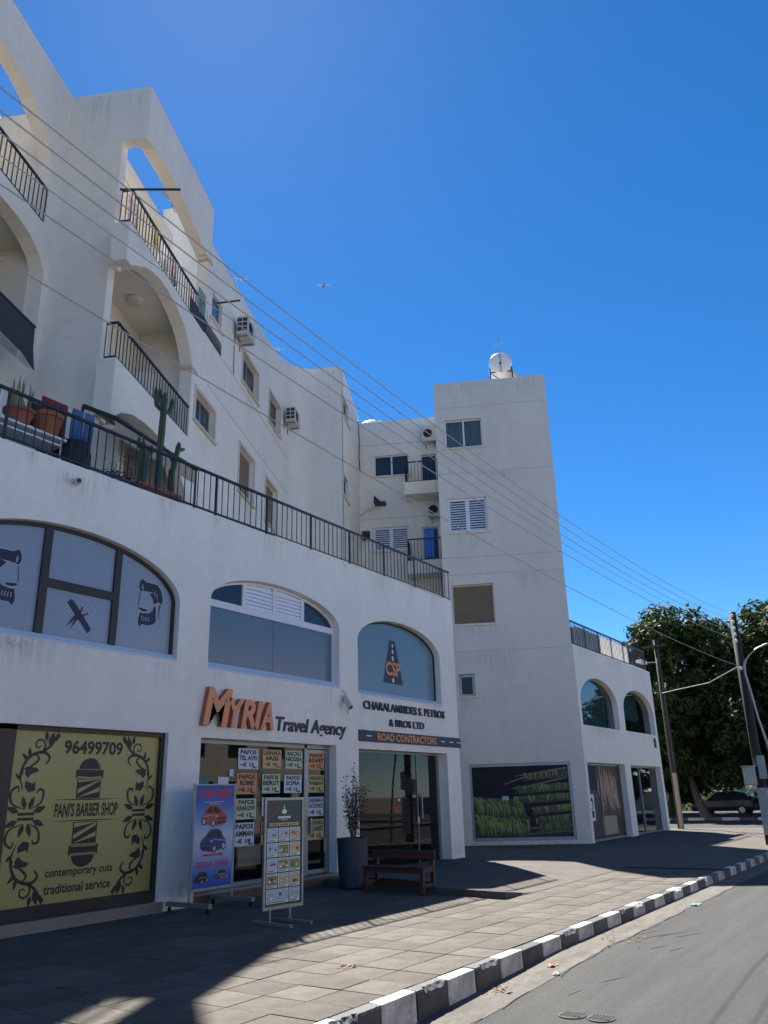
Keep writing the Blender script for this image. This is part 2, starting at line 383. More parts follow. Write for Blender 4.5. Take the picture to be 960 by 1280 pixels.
# ================================================================== SETTING
def wsheet(name, x0, x1, y0, y1, z, m, kind='structure', parent=None):
    return MB().add([(x0, y0, z), (x1, y0, z), (x1, y1, z), (x0, y1, z)], [(0, 1, 2, 3)]).build(name, m, parent, kind=kind)
wsheet('ground', -900, 1500, -1200, 1200, -.45, M['earth'])
def rz(x): return -.155 - .028 * max(0, min(10.5 - x, 7))
def road_strip(name, y0, y1, dz, m):
    b = MB(); xs = [-60, 3.5, 5, 6.5, 8, 9.5, 10.5, 41]
    for x in xs: b.v += [Vector((x, y0, rz(x) + dz)), Vector((x, y1, rz(x) + dz))]
    for i in range(len(xs) - 1): b.f.append((2 * i, 2 * i + 2, 2 * i + 3, 2 * i + 1)); b.m.append(0)
    return b.build(name, m, kind='structure')
road = road_strip('road', -6.0, 4.05, 0, M['asphalt'])
wsheet('side_road', 41.0, 55.0, -60, 120, -.151, M['asphalt'])
gut = road_strip('gutter', 4.0, 4.50, .004, M['gutter'])
# tyre marks on the asphalt: thin worn streaks
tm = MB()
for (xa, ya), (xb, yb), wd in [((12.02, 4.0), (12.59, 3.80), .03), ((12.0, 3.69), (12.7, 3.43), .04), ((12.03, 3.49), (12.65, 3.21), .04), ((11.11, 3.52), (11.48, 3.39), .03), ((11.04, 3.27), (11.39, 3.18), .03), ((11.74, 3.83), (12.5, 3.56), .025), ((9.2, 3.5), (9.6, 3.3), .02), ((8.6, 3.6), (8.9, 3.55), .02)]:
    n = 8
    for i in range(n):
        t0, t1 = i / n, (i + 1) / n; w0 = wd * math.sin(math.pi * t0) / 2; w1 = wd * math.sin(math.pi * t1) / 2; x0, x1, y0, y1 = xa + (xb - xa) * t0, xa + (xb - xa) * t1, ya + (yb - ya) * t0 ** 1.1, ya + (yb - ya) * t1 ** 1.1
        tm.add([(x0, y0 - w0, rz(x0) + .004), (x1, y1 - w1, rz(x1) + .004), (x1, y1 + w1, rz(x1) + .004), (x0, y0 + w0, rz(x0) + .004)], [(0, 1, 2, 3)])
tm.build('tyre_marks', M['tyre_mark'], kind='structure')
# asphalt edge crack along the gutter
ck = MB()
pts = [(3 + i * .35, 3.99 + .03 * math.sin(i * 1.7) + .02 * math.sin(i * .6)) for i in range(60)]
for (xa, ya), (xb, yb) in zip(pts, pts[1:]):
    if rnd.random() < .8: ck.add([(xa, ya - .007, rz(xa) + .008), (xb, yb - .006, rz(xb) + .008), (xb, yb + .006, rz(xb) + .008), (xa, ya + .007, rz(xa) + .008)], [(0, 1, 2, 3)])
ck.build('road_crack', M['tyre_mark'], kind='structure')

# kerb stones, painted black and white in turn
kerb = thing('kerb', None, None, (4, 4.55, 0), kind='structure')
def stone_mesh(seed):
    r = random.Random(seed); bm = bmesh.new(); bmesh.ops.create_cube(bm, size=1)
    for v in bm.verts: v.co = Vector((v.co.x * .568, v.co.y * .15, v.co.z * .40 - .11))
    for v in bm.verts:
        if v.co.z > -.11 and v.co.y < 0: v.co.y += .012; v.co.z -= .006
    bmesh.ops.bevel(bm, geom=bm.edges[:], offset=.012, segments=2, affect='EDGES', profile=.5)
    for v in bm.verts: v.co += Vector((r.uniform(-.004, .004), r.uniform(-.003, .003), r.uniform(-.003, .003)))
    me = bpy.data.meshes.new('kerb_stone'); bm.to_mesh(me); bm.free(); return me
def chipped(seed):
    r = random.Random(seed); mb = MB(); n = 14; prof = []; cc = [(r.uniform(1, 13), r.uniform(.8, 2.4), r.uniform(.2, .9)) for _ in range(3)]
    for i in range(n + 1):
        x = -.284 + .568 * i / n; c = min(1, sum(a * max(0, 1 - ((i - m_) / w_) ** 2) for m_, w_, a in cc)) + r.uniform(0, .08)
        prof.append((x, .09 - .045 * c, -.063 + .05 * c))
    vs = []
    for x, zt, y in prof: vs += [(x, -.075, -.31), (x, -.072, zt - .02), (x, y, zt), (x, y + .02, .09), (x, .075, .09)]
    fs = [(5 * i + k, 5 * i + 5 + k, 5 * i + 6 + k, 5 * i + 1 + k) for i in range(n) for k in range(4)] + [(0, 1, 2, 3, 4), tuple(5 * n + k for k in (4, 3, 2, 1, 0))]
    mb.add(vs, fs); me = bpy.data.meshes.new('kerb_stone'); me.from_pydata(mb.v, [], mb.f); return me
km = {}
for c in ('kwhite', 'kblack'):
    km[c] = [stone_mesh(i) for i in range(3)] + [chipped(i + 5) for i in range(3)]
    for me in km[c]: me.materials.append(M[c])
k0 = 6.614 - .582 * 9
for i in range(66):
    c = 'kwhite' if i % 2 == 1 else 'kblack'; ch = km[c][rnd.choice([0, 1, 2, 0, 1, 2, 3, 4, 5]) if i not in (8, 10) else 3 + i % 3]
    inst(ch, 'kerb_stone', (k0 + .582 * i + .29, 4.555, -.083 + rnd.uniform(-.004, .004)), kerb, rnd.uniform(-.006, .006))

# pavement: bed with tiles laid on it
pav = wsheet('pavement', -40, 41.0, 4.63, 11.7, -.014, M['joint'])
wsheet('pavement_end', 20.4, 41.0, 4.64, 10.5, .002, M['slab'], parent=pav)
def tile_mesh(lx, ly, g=.011):
    return mesh_of(MB().box(WD, -lx / 2 + g / 2, lx / 2 - g / 2, -ly / 2 + g / 2, ly / 2 - g / 2, -.03, 0), 'paving_tile', M['tile'], bevel=.004)
ta, tb = tile_mesh(.5, .51), tile_mesh(.75, .585)
def lay(me, lx, ly, x0, x1, y0, ny, skip=None):
    nx = int((x1 - x0) / lx)
    for j in range(ny):
        for i in range(nx):
            x, y = x0 + (i + .5) * lx, y0 + (j + .5) * ly
            if skip and skip(x, y): continue
            o = inst(me, 'paving_tile', (x, y, rnd.uniform(-.0025, .0025)), pav)
            o.rotation_euler = (rnd.uniform(-.004, .004), rnd.uniform(-.003, .003), 0)
lay(ta, .5, .51, 3.94, 20.4, 4.66, 5, lambda x, y: x > 13.8 and y > 6.85)
lay(tb, .75, .585, 3.5, 14.0, 7.21, 7, lambda x, y: x > 13.6 + max(0, y - 7) * .2)
# cast slab in front of the contractors' shop, a step high at its near end and fading into the pavement
sl = MB(); nx, ny = 24, 16
def slab_z(x, y):
    far = min(1, max(0, (x - 13.8) / .9)); k = min(1, max(0, (y - 6.9) / 2.2)); return .112 * ((1 - far) + far * k) * (1 if y > 6.72 else .05) + .004
xs = [13.75, 14.0, 14.25, 14.5, 14.9, 15.4, 16, 16.7, 17.5, 18.5, 20, 22, 24, 26, 29, 33, 40]; ys = [6.70, 6.722, 7.0, 7.3, 7.7, 8.2, 8.8, 9.5, 10.3, 11.1, 11.7, 13, 16]
for y in ys:
    for x in xs: sl.v.append(Vector((x + (max(0, y - 6.9) * .2 if x < 14.6 else 0), y, slab_z(x, y) if x < 26 else .004 + .03 * (y > 8))))
W = len(xs)
for j in range(len(ys) - 1):
    for i in range(W - 1): sl.f.append((j * W + i, j * W + i + 1, (j + 1) * W + i + 1, (j + 1) * W + i)); sl.m.append(0)
for j in range(len(ys) - 1):
    a, b = sl.v[j * W], sl.v[(j + 1) * W]; sl.add([a, b, (b.x, b.y, -.02), (a.x, a.y, -.02)], [(0, 1, 2, 3)])
sl.build('forecourt_slab', M['slab'], kind='structure')

# litter, covers
M['iron'] = mat('worn_iron', (.038, .036, .034), .6, metal=.4, var=.4, vscale=20)
def cover(x, y, label):
    z = rz(x); o = thing('valve_cover', label, 'cover', (x, y, z), 'round valve covers in the road')
    MB().lathe((x, y, z + .001), [(.13, 0), (.13, .006), (.115, .008)], 20).build('rim', M['iron'], o)
    b = MB().lathe((x, y, z + .001), [(.112, 0), (.112, .010)], 20)
    for k in range(-3, 4): b.box(WD, x - .08, x + .08, -y + k * .028 - .006, -y + k * .028 + .006, z + .009, z + .016)
    b.build('lid', M['iron'], o)
cover(7.98, 3.31, 'round iron valve cover in the road, the one nearer the kerb'); cover(7.99, 3.04, 'round iron valve cover in the road, the one farther from the kerb')
def scrap(name, x, y, z, s, m, label, cat, seed):
    r = random.Random(seed); b = MB(); n = 4
    for j in range(n + 1):
        for i in range(n + 1): b.v.append(Vector((x + (i / n - .5) * s + r.uniform(-.01, .01), y + (j / n - .5) * s * .6 + r.uniform(-.01, .01), z + r.uniform(.004, .035))))
    for j in range(n):
        for i in range(n): b.f.append((j * 5 + i, j * 5 + i + 1, j * 5 + i + 6, j * 5 + i + 5)); b.m.append(0)
    b.build(name, m, label=label, cat=cat)
scrap('food_wrapper', 9.72, 4.22, rz(9.72), .15, M['orange_side'], 'crumpled orange food wrapper in the gutter', 'litter', 1)
scrap('paper_scrap', 9.35, 4.02, rz(9.35), .1, M['cloth_white'], 'small white paper scrap lying at the gutter edge', 'litter', 2)
scrap('plastic_bag', 15.4, 4.0, rz(15), .26, M['cloth_teal'], 'pale blue crushed plastic bag beside the kerb', 'litter', 3)
def leaf_litter(name, x, y, z, n, sp, label, seed):
    r = random.Random(seed); b = MB()
    for _ in range(n):
        cx, cy = x + r.gauss(0, sp), y + r.gauss(0, sp * .5); g = r.uniform(0, 6.3); s = r.uniform(.015, .035)
        dx, dy = math.cos(g) * s, math.sin(g) * s; h = r.uniform(.003, .02)
        b.add([(cx - dx, cy - dy, z + .004), (cx + dy * .5, cy - dx * .5, z + h), (cx + dx, cy + dy, z + .006), (cx - dy * .5, cy + dx * .5, z + h * .6)], [(0, 1, 2, 3)])
    b.build(name, M['dead'], label=label, cat='leaves', kind='stuff')
for k_ in ('cloth_white', 'cloth_pattern', 'cloth_teal', 'cloth_yellow', 'cloth_red'):
    m_ = M[k_]; n_ = m_.node_tree.nodes; l_ = m_.node_tree.links; t_ = n_.new('ShaderNodeBsdfTranslucent'); x_ = n_.new('ShaderNodeMixShader'); x_.inputs[0].default_value = .45
    if n_['Principled BSDF'].inputs['Base Color'].links: l_.new(n_['Principled BSDF'].inputs['Base Color'].links[0].from_socket, t_.inputs[0])
    l_.new(n_['Principled BSDF'].outputs[0], x_.inputs[1]); l_.new(t_.outputs[0], x_.inputs[2]); l_.new(x_.outputs[0], n_['Material Output'].inputs[0])
M['dead'] = mat('dead_leaves', (.24, .12, .05), .8, var=.5, vscale=30)
leaf_litter('fallen_leaves', 8.55, 4.3, rz(8.55), 60, .13, 'brown dead leaves gathered against a black kerb stone', 3)
leaf_litter('fallen_leaves', 7.9, 5.75, 0, 26, .08, 'small heap of brown leaves on the sunlit pavement', 4)
leaf_litter('fallen_leaves', 11.6, 4.28, -.15, 40, .5, 'scattered dry leaves and dust along the gutter', 5)

# ---- far side of the junction
fk = thing('far_kerb', None, None, (55, 12, 0), kind='structure')
for i in range(46):
    me = km['kwhite'][i % 3] if i % 2 else km['kblack'][i % 3]
    inst(me, 'kerb_stone', (55.07, -14 + i * 1.02, -.075), fk, math.pi / 2, scale=(1.76, 1, 1))
wsheet('far_pavement', 55.1, 60.5, -60, 120, -.006, M['slab'])
wsheet('car_park', 60.5, 78, -60, 120, -.02, M['asphalt'])

# ================================================================== SHOP BUILDING (terrace on top)
def archz(c, h, zb, rise, e, x): return zb + rise * max(0, 1 - abs((x - c) / h) ** e) ** .5
def pane_pts(x0, x1, z0, A, k=0, z1=None, n=14):
    pts = [(x0, z0), (x1, z0)]
    if z1 is not None: return pts + [(x1, z1), (x0, z1)]
    return pts + [(x1 + (x0 - x1) * i / n, max(z0 + .01, archz(*A, x1 + (x0 - x1) * i / n) - k)) for i in range(n + 1)]
def sill(fr, a0, a1, dz0, z0, z1, m, parent, out=.0):
    b = MB(); b.add([fr.p(a0, out, z0), fr.p(a1, out, z0), fr.p(a1, out, z0 + .02), fr.p(a0, out, z0 + .02), fr.p(a0, -dz0, z1), fr.p(a1, -dz0, z1), fr.p(a0, -dz0, z0), fr.p(a1, -dz0, z0)],
        [(0, 1, 2, 3), (3, 2, 5, 4), (0, 3, 4, 6), (1, 7, 5, 2), (6, 7, 1, 0)])
    return b.build('sill', m, parent)
shop = thing('shop_building', 'white two-storey shop building with arched upper windows and a railed roof terrace', 'building', (12, 11.3, 0))
AB, AM, AC = (7.95, 2.27, 5.2, .88, 2.0), (13.1, 2.1, 5.46, .65, 2.0), (17.94, 2.0, 5.33, .71, 2.0)
hB = arch(AB[0], AB[1], 4.13, *AB[2:]); hM = arch(AM[0], AM[1], 4.08, *AM[2:]); hC = arch(AC[0], AC[1], 4.03, *AC[2:])
fw = MB().wall(PF, rect(-1.5, 20.82, -.3, 7.17), [hB, hM, hC, rect(4.4, 10.14, 0, 2.86), rect(10.92, 15.06, 0, 2.82), rect(15.92, 20.1, 0, 2.78)], .36)
fw.build('facade_wall', M['stucco'], shop)
MB().box(WD, 20.5, 20.818, -19, -11.665, -.3, 7.165).build('end_wall', M['stucco'], shop)
MB().add([(-1.5, 11.64, 7.12), (20.5, 11.64, 7.12), (20.5, 25, 7.12), (-1.5, 25, 7.12), (-1.5, 11.64, 6.9), (20.5, 11.64, 6.9), (20.5, 25, 6.9), (-1.5, 25, 6.9)], [(0, 1, 2, 3), (7, 6, 5, 4), (0, 4, 5, 1)]).build('terrace_floor', M['concrete'], shop)
MB().box(WD, -1.5, 20.5, -25, -24.7, -.3, 7).box(WD, -1.5, -1.2, -24.7, -11.7, -.3, 6.9).build('rear_wall', M['stucco2'], shop)
# faint dirt under the barber's sill and beside the wall lamp
def grime_mat(name, col, amount, streak):
    m = bpy.data.materials.new(name); m.use_nodes = True; n = m.node_tree.nodes; L = m.node_tree.links; b = n['Principled BSDF']; b.inputs['Base Color'].default_value = (*col, 1); b.inputs['Roughness'].default_value = .95; b.inputs['Specular IOR Level'].default_value = .1
    t = n.new('ShaderNodeBsdfTransparent'); mx = n.new('ShaderNodeMixShader'); L.new(t.outputs[0], mx.inputs[1]); L.new(b.outputs[0], mx.inputs[2]); L.new(mx.outputs[0], n['Material Output'].inputs[0])
    uv = n.new('ShaderNodeUVMap'); tc = n.new('ShaderNodeTexCoord'); mp = n.new('ShaderNodeMapping'); L.new(tc.outputs['Object'], mp.inputs[0]); mp.inputs['Scale'].default_value = (14, 14, .9) if streak else (9, 9, 9)
    nz = n.new('ShaderNodeTexNoise'); nz.inputs['Scale'].default_value = 1; nz.inputs['Detail'].default_value = 5; L.new(mp.outputs[0], nz.inputs[0])
    sx = n.new('ShaderNodeSeparateXYZ'); L.new(uv.outputs[0], sx.inputs[0])
    def mth(op, a, b_=None):
        q = n.new('ShaderNodeMath'); q.operation = op; q.use_clamp = True
        for i, v in enumerate((a, b_)):
            if v is None: continue
            if isinstance(v, (int, float)): q.inputs[i].default_value = v
            else: L.new(v, q.inputs[i])
        return q.outputs[0]
    r = n.new('ShaderNodeMapRange'); r.inputs[1].default_value = .42; r.inputs[2].default_value = .72; L.new(nz.outputs[0], r.inputs[0])
    ex = mth('SUBTRACT', 1, mth('POWER', mth('ABSOLUTE', mth('SUBTRACT', mth('MULTIPLY', sx.outputs[0], 1), .5)), 1)); fx = mth('MULTIPLY', mth('MULTIPLY', sx.outputs[0], mth('SUBTRACT', 1, sx.outputs[0])), 1); fx4 = n.new('ShaderNodeMath'); fx4.operation = 'MULTIPLY'; fx4.use_clamp = True; fx4.inputs[1].default_value = 4; L.new(fx, fx4.inputs[0])
    if streak: fy = mth('POWER', sx.outputs[1], 1.6)
    else:
        f0 = mth('MULTIPLY', sx.outputs[1], mth('SUBTRACT', 1, sx.outputs[1])); f1 = n.new('ShaderNodeMath'); f1.operation = 'MULTIPLY'; f1.use_clamp = True; f1.inputs[1].default_value = 4; L.new(f0, f1.inputs[0]); fy = mth('POWER', f1.outputs[0], 2)
    L.new(mth('MULTIPLY', mth('MULTIPLY', mth('MULTIPLY', r.outputs[0], fx4.outputs[0]), fy), amount), mx.inputs[0]); return m
GR = {'streak': grime_mat('rain_streak_grime', (.20, .18, .15), .26, True), 'patch': grime_mat('dirt_patch', (.10, .085, .07), .6, False), 'base': grime_mat('splash_dirt', (.22, .19, .16), .28, False)}
def stain(fr, a0, a1, z0, z1, parent, kind='streak', d=.0025):
    o = MB().add([fr.p(a0, d, z0), fr.p(a1, d, z0), fr.p(a1, d, z1), fr.p(a0, d, z1)], [(0, 1, 2, 3)]).build('stain', GR[kind], parent)
    uv = o.data.uv_layers.new(name='UVMap')
    for i, c in enumerate(((0, 0), (1, 0), (1, 1), (0, 1))): uv.data[i].uv = c
stain(PF, 6.75, 7.35, 3.85, 4.13, shop, 'patch'); stain(PF, 5.6, 8.4, 3.3, 4.13, shop, 'streak'); stain(PF, 7.2, 8.3, 6.1, 7.0, shop, 'streak'); stain(PF, 10.15, 10.9, .0, .5, shop, 'base', .0028); stain(PF, 15.1, 15.9, .0, .4, shop, 'base'); stain(PF, 20.15, 20.8, .1, .6, shop, 'base')
for i in range(11): x_ = 5.2 + i * 1.43; stain(PF, x_, x_ + rnd.uniform(.3, 1.1), 7.14 - rnd.uniform(.3, .9), 7.14, shop, 'streak')
for x0_, x1_ in ((9.6, 10.2), (11.1, 11.5), (14.5, 15.1), (16.0, 16.4), (19.4, 19.9)): stain(PF, x0_, x1_, 3.95 - .5, 4.06, shop, 'streak')
def frame_arch(pts, d, w, t, m, parent, extra=(), name='window'):
    b = MB().wall(PF, pts, [inset(pts, w)], t, d)
    for x0, x1, z0, z1 in extra: b.box(PF, x0, x1, d - t + .004, d + .004, z0, z1)
    return b.build(name, m, parent)
# --- barber's arched window
wB = frame_arch(inset(hB, .012), -.12, .055, .06, M['dframe'], shop, [(7.38, 7.52, 4.2, archz(*AB, 7.45) - .06), (8.80, 8.93, 4.2, archz(*AB, 8.86) - .06), (7.52, 8.80, 5.03, 5.17)])
sill(PF, 5.69, 10.21, .12, 4.135, 4.26, M['pvc'], wB)
for x0, x1, z0, z1 in [(5.74, 7.38, 4.2, None), (7.52, 8.80, 5.17, None), (7.52, 8.80, 4.2, 5.03), (8.93, 10.16, 4.2, None)]:
    MB().poly(PF, pane_pts(x0, x1, z0, AB, .07, z1), -.16).build('pane', M['film'], wB)
HAIR = [(9.429, 5.56), (9.525, 5.506), (9.793, 5.502), (9.897, 5.389), (9.942, 5.231), (9.908, 5.142), (9.874, 5.169), (9.821, 5.184), (9.733, 5.128), (9.694, 5.219), (9.614, 5.31), (9.714, 5.337), (9.601, 5.34), (9.481, 5.326), (9.413, 5.312), (9.366, 5.384), (9.376, 5.484)]
MOU = [(9.382, 5.017), (9.45, 5.021), (9.592, 5.005), (9.566, 4.961), (9.476, 4.962), (9.405, 4.981)]
BEARD = [(9.429, 4.938), (9.499, 4.925), (9.637, 4.949), (9.713, 5.01), (9.736, 5.095), (9.777, 5.094), (9.795, 5.008), (9.794, 4.91), (9.811, 4.832), (9.756, 4.759), (9.599, 4.718), (9.498, 4.726), (9.435, 4.669), (9.398, 4.75), (9.401, 4.814)]
def man_print(f, d):
    g = lambda pts: [f(p) for p in pts]
    def pol(pts, dd, m):
        pts = g(pts); ar = sum(pts[i - 1][0] * pts[i][1] - pts[i][0] * pts[i - 1][1] for i in range(len(pts)))
        return b.poly(PF, pts if ar > 0 else pts[::-1], dd, m)
    b = MB()
    for P in (HAIR, MOU, BEARD):
        b.ribbon(PF, g(P + P[:1]), .03, d, 1); pol(P, d + .003, 0)
    b.ribbon(PF, g([(9.877, 5.137), (9.858, 5.0), (9.86, 4.856)]), [.03, .02, .004], d + .003, 0)
    b.ribbon(PF, g([(9.40, 5.30), (9.405, 5.22), (9.385, 5.12), (9.375, 5.08), (9.395, 5.05)]), .012, d + .003, 0)
    for k, (x, z) in enumerate([(9.45, 5.45), (9.47, 5.42), (9.75, 5.38), (9.80, 5.33)]): b.ribbon(PF, g([(x, z), (x - .02, z - .05), (x, z - .1)]), .012, d + .006, 1)
    for k in range(4): b.ribbon(PF, g([(9.47 + k * .05, 4.87), (9.48 + k * .05, 4.83), (9.47 + k * .05, 4.79)]), .012, d + .006, 1)
    return b.build('face_print', [M['navy'], M['line']], wB)
man_print(lambda p: p, -.157)
man_print(lambda p: (16.42 - p[0] - .01, 5.06 + (p[1] - 5.1) * 1.02), -.157)
cs = MB()
cs.poly(PF, [(7.934, 4.842), (8.375, 4.393), (8.429, 4.444), (8.434, 4.487), (8.063, 4.89), (8.002, 4.916)], -.157, 0)
for k in range(11):
    x = 7.965 + k * .037; z = 4.80 - k * .0375; cs.ribbon(PF, [(x, z), (x - .055, z - .06)], .016, -.155, 1)
cs.ribbon(PF, [(7.955, 4.447), (8.08, 4.60), (8.21, 4.74), (8.235, 4.82)], [.004, .05, .035, .02], -.154, 0)
cs.ribbon(PF, [(8.042, 4.427), (8.13, 4.59), (8.2, 4.65), (8.36, 4.73)], [.004, .05, .035, .02], -.153, 0)
for x, z in ((8.27, 4.90), (8.42, 4.77)): cs.ribbon(PF, [(x + .065 * math.cos(t * .45), z + .075 * math.sin(t * .45)) for t in range(15)], .014, -.154, 1)
cs.build('scissors_and_comb_print', [M['navy'], M['line']], wB)
# --- travel agency's arched window
wM = frame_arch(inset(hM, .01), -.16, .05, .06, M['pvc'], shop, [(11.03, 15.17, 5.36, 5.50), (12.05, 12.16, 5.5, archz(*AM, 12.1) - .05), (13.0, 13.12, 5.5, archz(*AM, 13.05) - .05), (13.96, 14.07, 5.5, archz(*AM, 14.0) - .05)])
sill(PF, 11.0, 15.2, .16, 4.085, 4.25, M['pvc'], wM)
for x0, x1 in ((11.06, 12.05), (14.07, 15.14)): MB().poly(PF, pane_pts(x0, x1, 5.5, AM, .06), -.2).build('pane', M['pane'], wM)
for x0, x1 in ((11.06, 13.075), (13.085, 15.14)): MB().poly(PF, rect(x0, x1, 4.2, 5.36), -.2).build('pane', M['film2'], wM)
for x0, x1 in ((12.16, 13.0), (13.12, 13.96)):
    lv = MB()
    for k in range(7):
        z = 5.51 + k * .082
        if z + .1 < archz(*AM, x1 if x1 > 13.1 else x0): lv.box(PF, x0, x1, -.21, -.175, z, z + .06)
    lv.poly(PF, pane_pts(x0, x1, 5.5, AM, .06), -.215); lv.build('louvre', M['shutter'], wM)
# --- contractors' arched window
wC = frame_arch(inset(hC, .012), -.17, .035, .05, M['black'], shop)
sill(PF, 15.95, 19.93, .17, 4.035, 4.18, M['pvc'], wC)
pC = MB().poly(PF, inset(hC, .04), -.2).build('pane', M['film3'], wC)
lg = MB().poly(PF, [(17.32, 4.46), (18.27, 4.46), (17.92, 5.58), (17.66, 5.58)], -.197, 0)
for z0, z1, wd in ((4.5, 4.6, .035), (5.06, 5.18, .03), (5.24, 5.34, .026), (5.4, 5.5, .022)): lg.poly(PF, rect(17.795 - wd, 17.795 + wd, z0, z1), -.194, 1)
lg.text(PF, 'csp', 17.46, 18.15, 4.66, 5.02, -.191, m=2)
lg.build('road_logo_print', [M['navy'], M['white'], M['orange']], wC)
# --- signs
my = thing('travel_agency_sign', 'raised terracotta block letters with dark script above the travel agency window', 'sign', (12.0, 11.3, 3.05))
for ch, x0, x1, z1 in (('M', 10.84, 11.60, 3.74), ('Y', 11.50, 11.95, 3.58), ('R', 11.85, 12.28, 3.58), ('I', 12.22, 12.48, 3.58), ('A', 12.40, 12.80, 3.58)):
    MB().text(PF, 'L' + ch, x0, x1, 3.03, z1, .0, .11, 0, 1).build('letter', [M['orange_face'], M['orange_side']], my)
words(PF, 'travel', 12.98, 15.42, 2.95, 3.33, 0, M['navy'], my, .025)
cp = thing('contractor_sign', 'dark letters and orange road strip sign over the contractors glass front', 'sign', (18, 11.3, 2.97))
words(PF, 'csp1', 16.12, 20.02, 3.70, 3.90, 0, M['navy'], cp, .035, .16)
words(PF, 'csp2', 17.22, 18.9, 3.35, 3.53, 0, M['navy'], cp, .035, .16)
MB().box(PF, 15.915, 20.86, .004, .03, 2.95, 3.21).box(PF, 20.83, 20.86, -.5, .004, 2.95, 3.21).build('strip', M['navy'], cp)
words(PF, 'road', 16.68, 19.5, 2.99, 3.17, .034, M['orange'], cp, 0, .16)
for x in (16.2, 19.75, 20.22, 20.62): MB().poly(PF, rect(x, x + .22, 3.07, 3.095), .034).build('road_dash', M['white'], cp)

# --- barber's ground floor front
bf = MB()
for x0, x1 in ((6.98, 7.28), (10.06, 10.14), (4.4, 4.5), (6.5, 6.56)): bf.box(PF, x0, x1, -.2, -.09, .17, 2.86)
bf.box(PF, 4.5, 10.06, -.2, -.09, 2.79, 2.86).box(PF, 7.28, 10.06, -.2, -.09, .17, .34).box(PF, 4.5, 6.98, -.2, -.09, .17, .3)
front = bf.build('shopfront', M['dframe'], shop)
MB().poly(PF, rect(7.28, 10.06, .34, 2.79), -.15).build('panel', M['yellow'], front)
MB().poly(PF, rect(4.5, 6.98, .3, 2.79), -.16).build('pane', M['pane'], front)
MB().box(PF, 4.4, 10.2, -.36, .05, -.05, .16).build('step', M['granite'], shop)
bd = -.147
for a_ in (('num', 8.16, 9.29, 2.46, 2.68), ('panis', 8.10, 9.28, 1.53, 1.74), ('cont', 8.05, 9.27, .66, .80), ('trad', 8.05, 9.25, .46, .60)): words(PF, *a_, bd, M['black'], front, 0, .16)
# barber's pole emblem
em = MB(); cx = 8.68
def dome(z, s): return [(cx + s * -.21 * math.cos(math.pi * i / 14), z + s * .17 * math.sin(math.pi * i / 14)) for i in range(15)]
em.poly(PF, dome(2.24, 1)[::-1], bd); em.poly(PF, dome(.97, -1), bd + .001)
em.poly(PF, rect(cx - .26, cx + .26, 2.11, 2.23), bd); em.poly(PF, rect(cx - .27, cx + .27, .98, 1.12), bd)
em.poly(PF, rect(cx - .225, cx + .225, 1.80, 2.095), bd); em.poly(PF, rect(cx - .225, cx + .225, 1.135, 1.455), bd)
for z0, z1 in ((1.80, 2.095), (1.135, 1.455)):
    for k in (-1, 0, 1, 2):
        zz = z0 + k * .17 - .1; pts = []
        for x, z in ((cx - .205, zz), (cx + .205, zz + .2), (cx + .205, zz + .27), (cx - .205, zz + .07)): pts.append((x, min(max(z, z0 + .012), z1 - .012)))
        if pts[2][1] - pts[1][1] > .015 or pts[3][1] - pts[0][1] > .015: em.poly(PF, pts, bd + .003, 1)
for z, s in ((2.12, .03), (1.11, -.02), (1.0, -.02)): em.ribbon(PF, [(cx - .23, z + s * .2), (cx, z - abs(s) * .3), (cx + .23, z + s * .2)], .014, bd + .003, 1)
for z in (1.785, 1.475): em.ribbon(PF, [(8.06, z), (8.4, z), (cx, z), (9.0, z), (9.32, z)], [.003, .014, .02, .014, .003], bd + .003, 0)
em.ribbon(PF, [(cx + .12, 2.37), (cx + .17, 2.31), (cx + .185, 2.25)], .012, bd + .003, 1)
em.build('pole_emblem', [M['black'], M['yellow']], front)
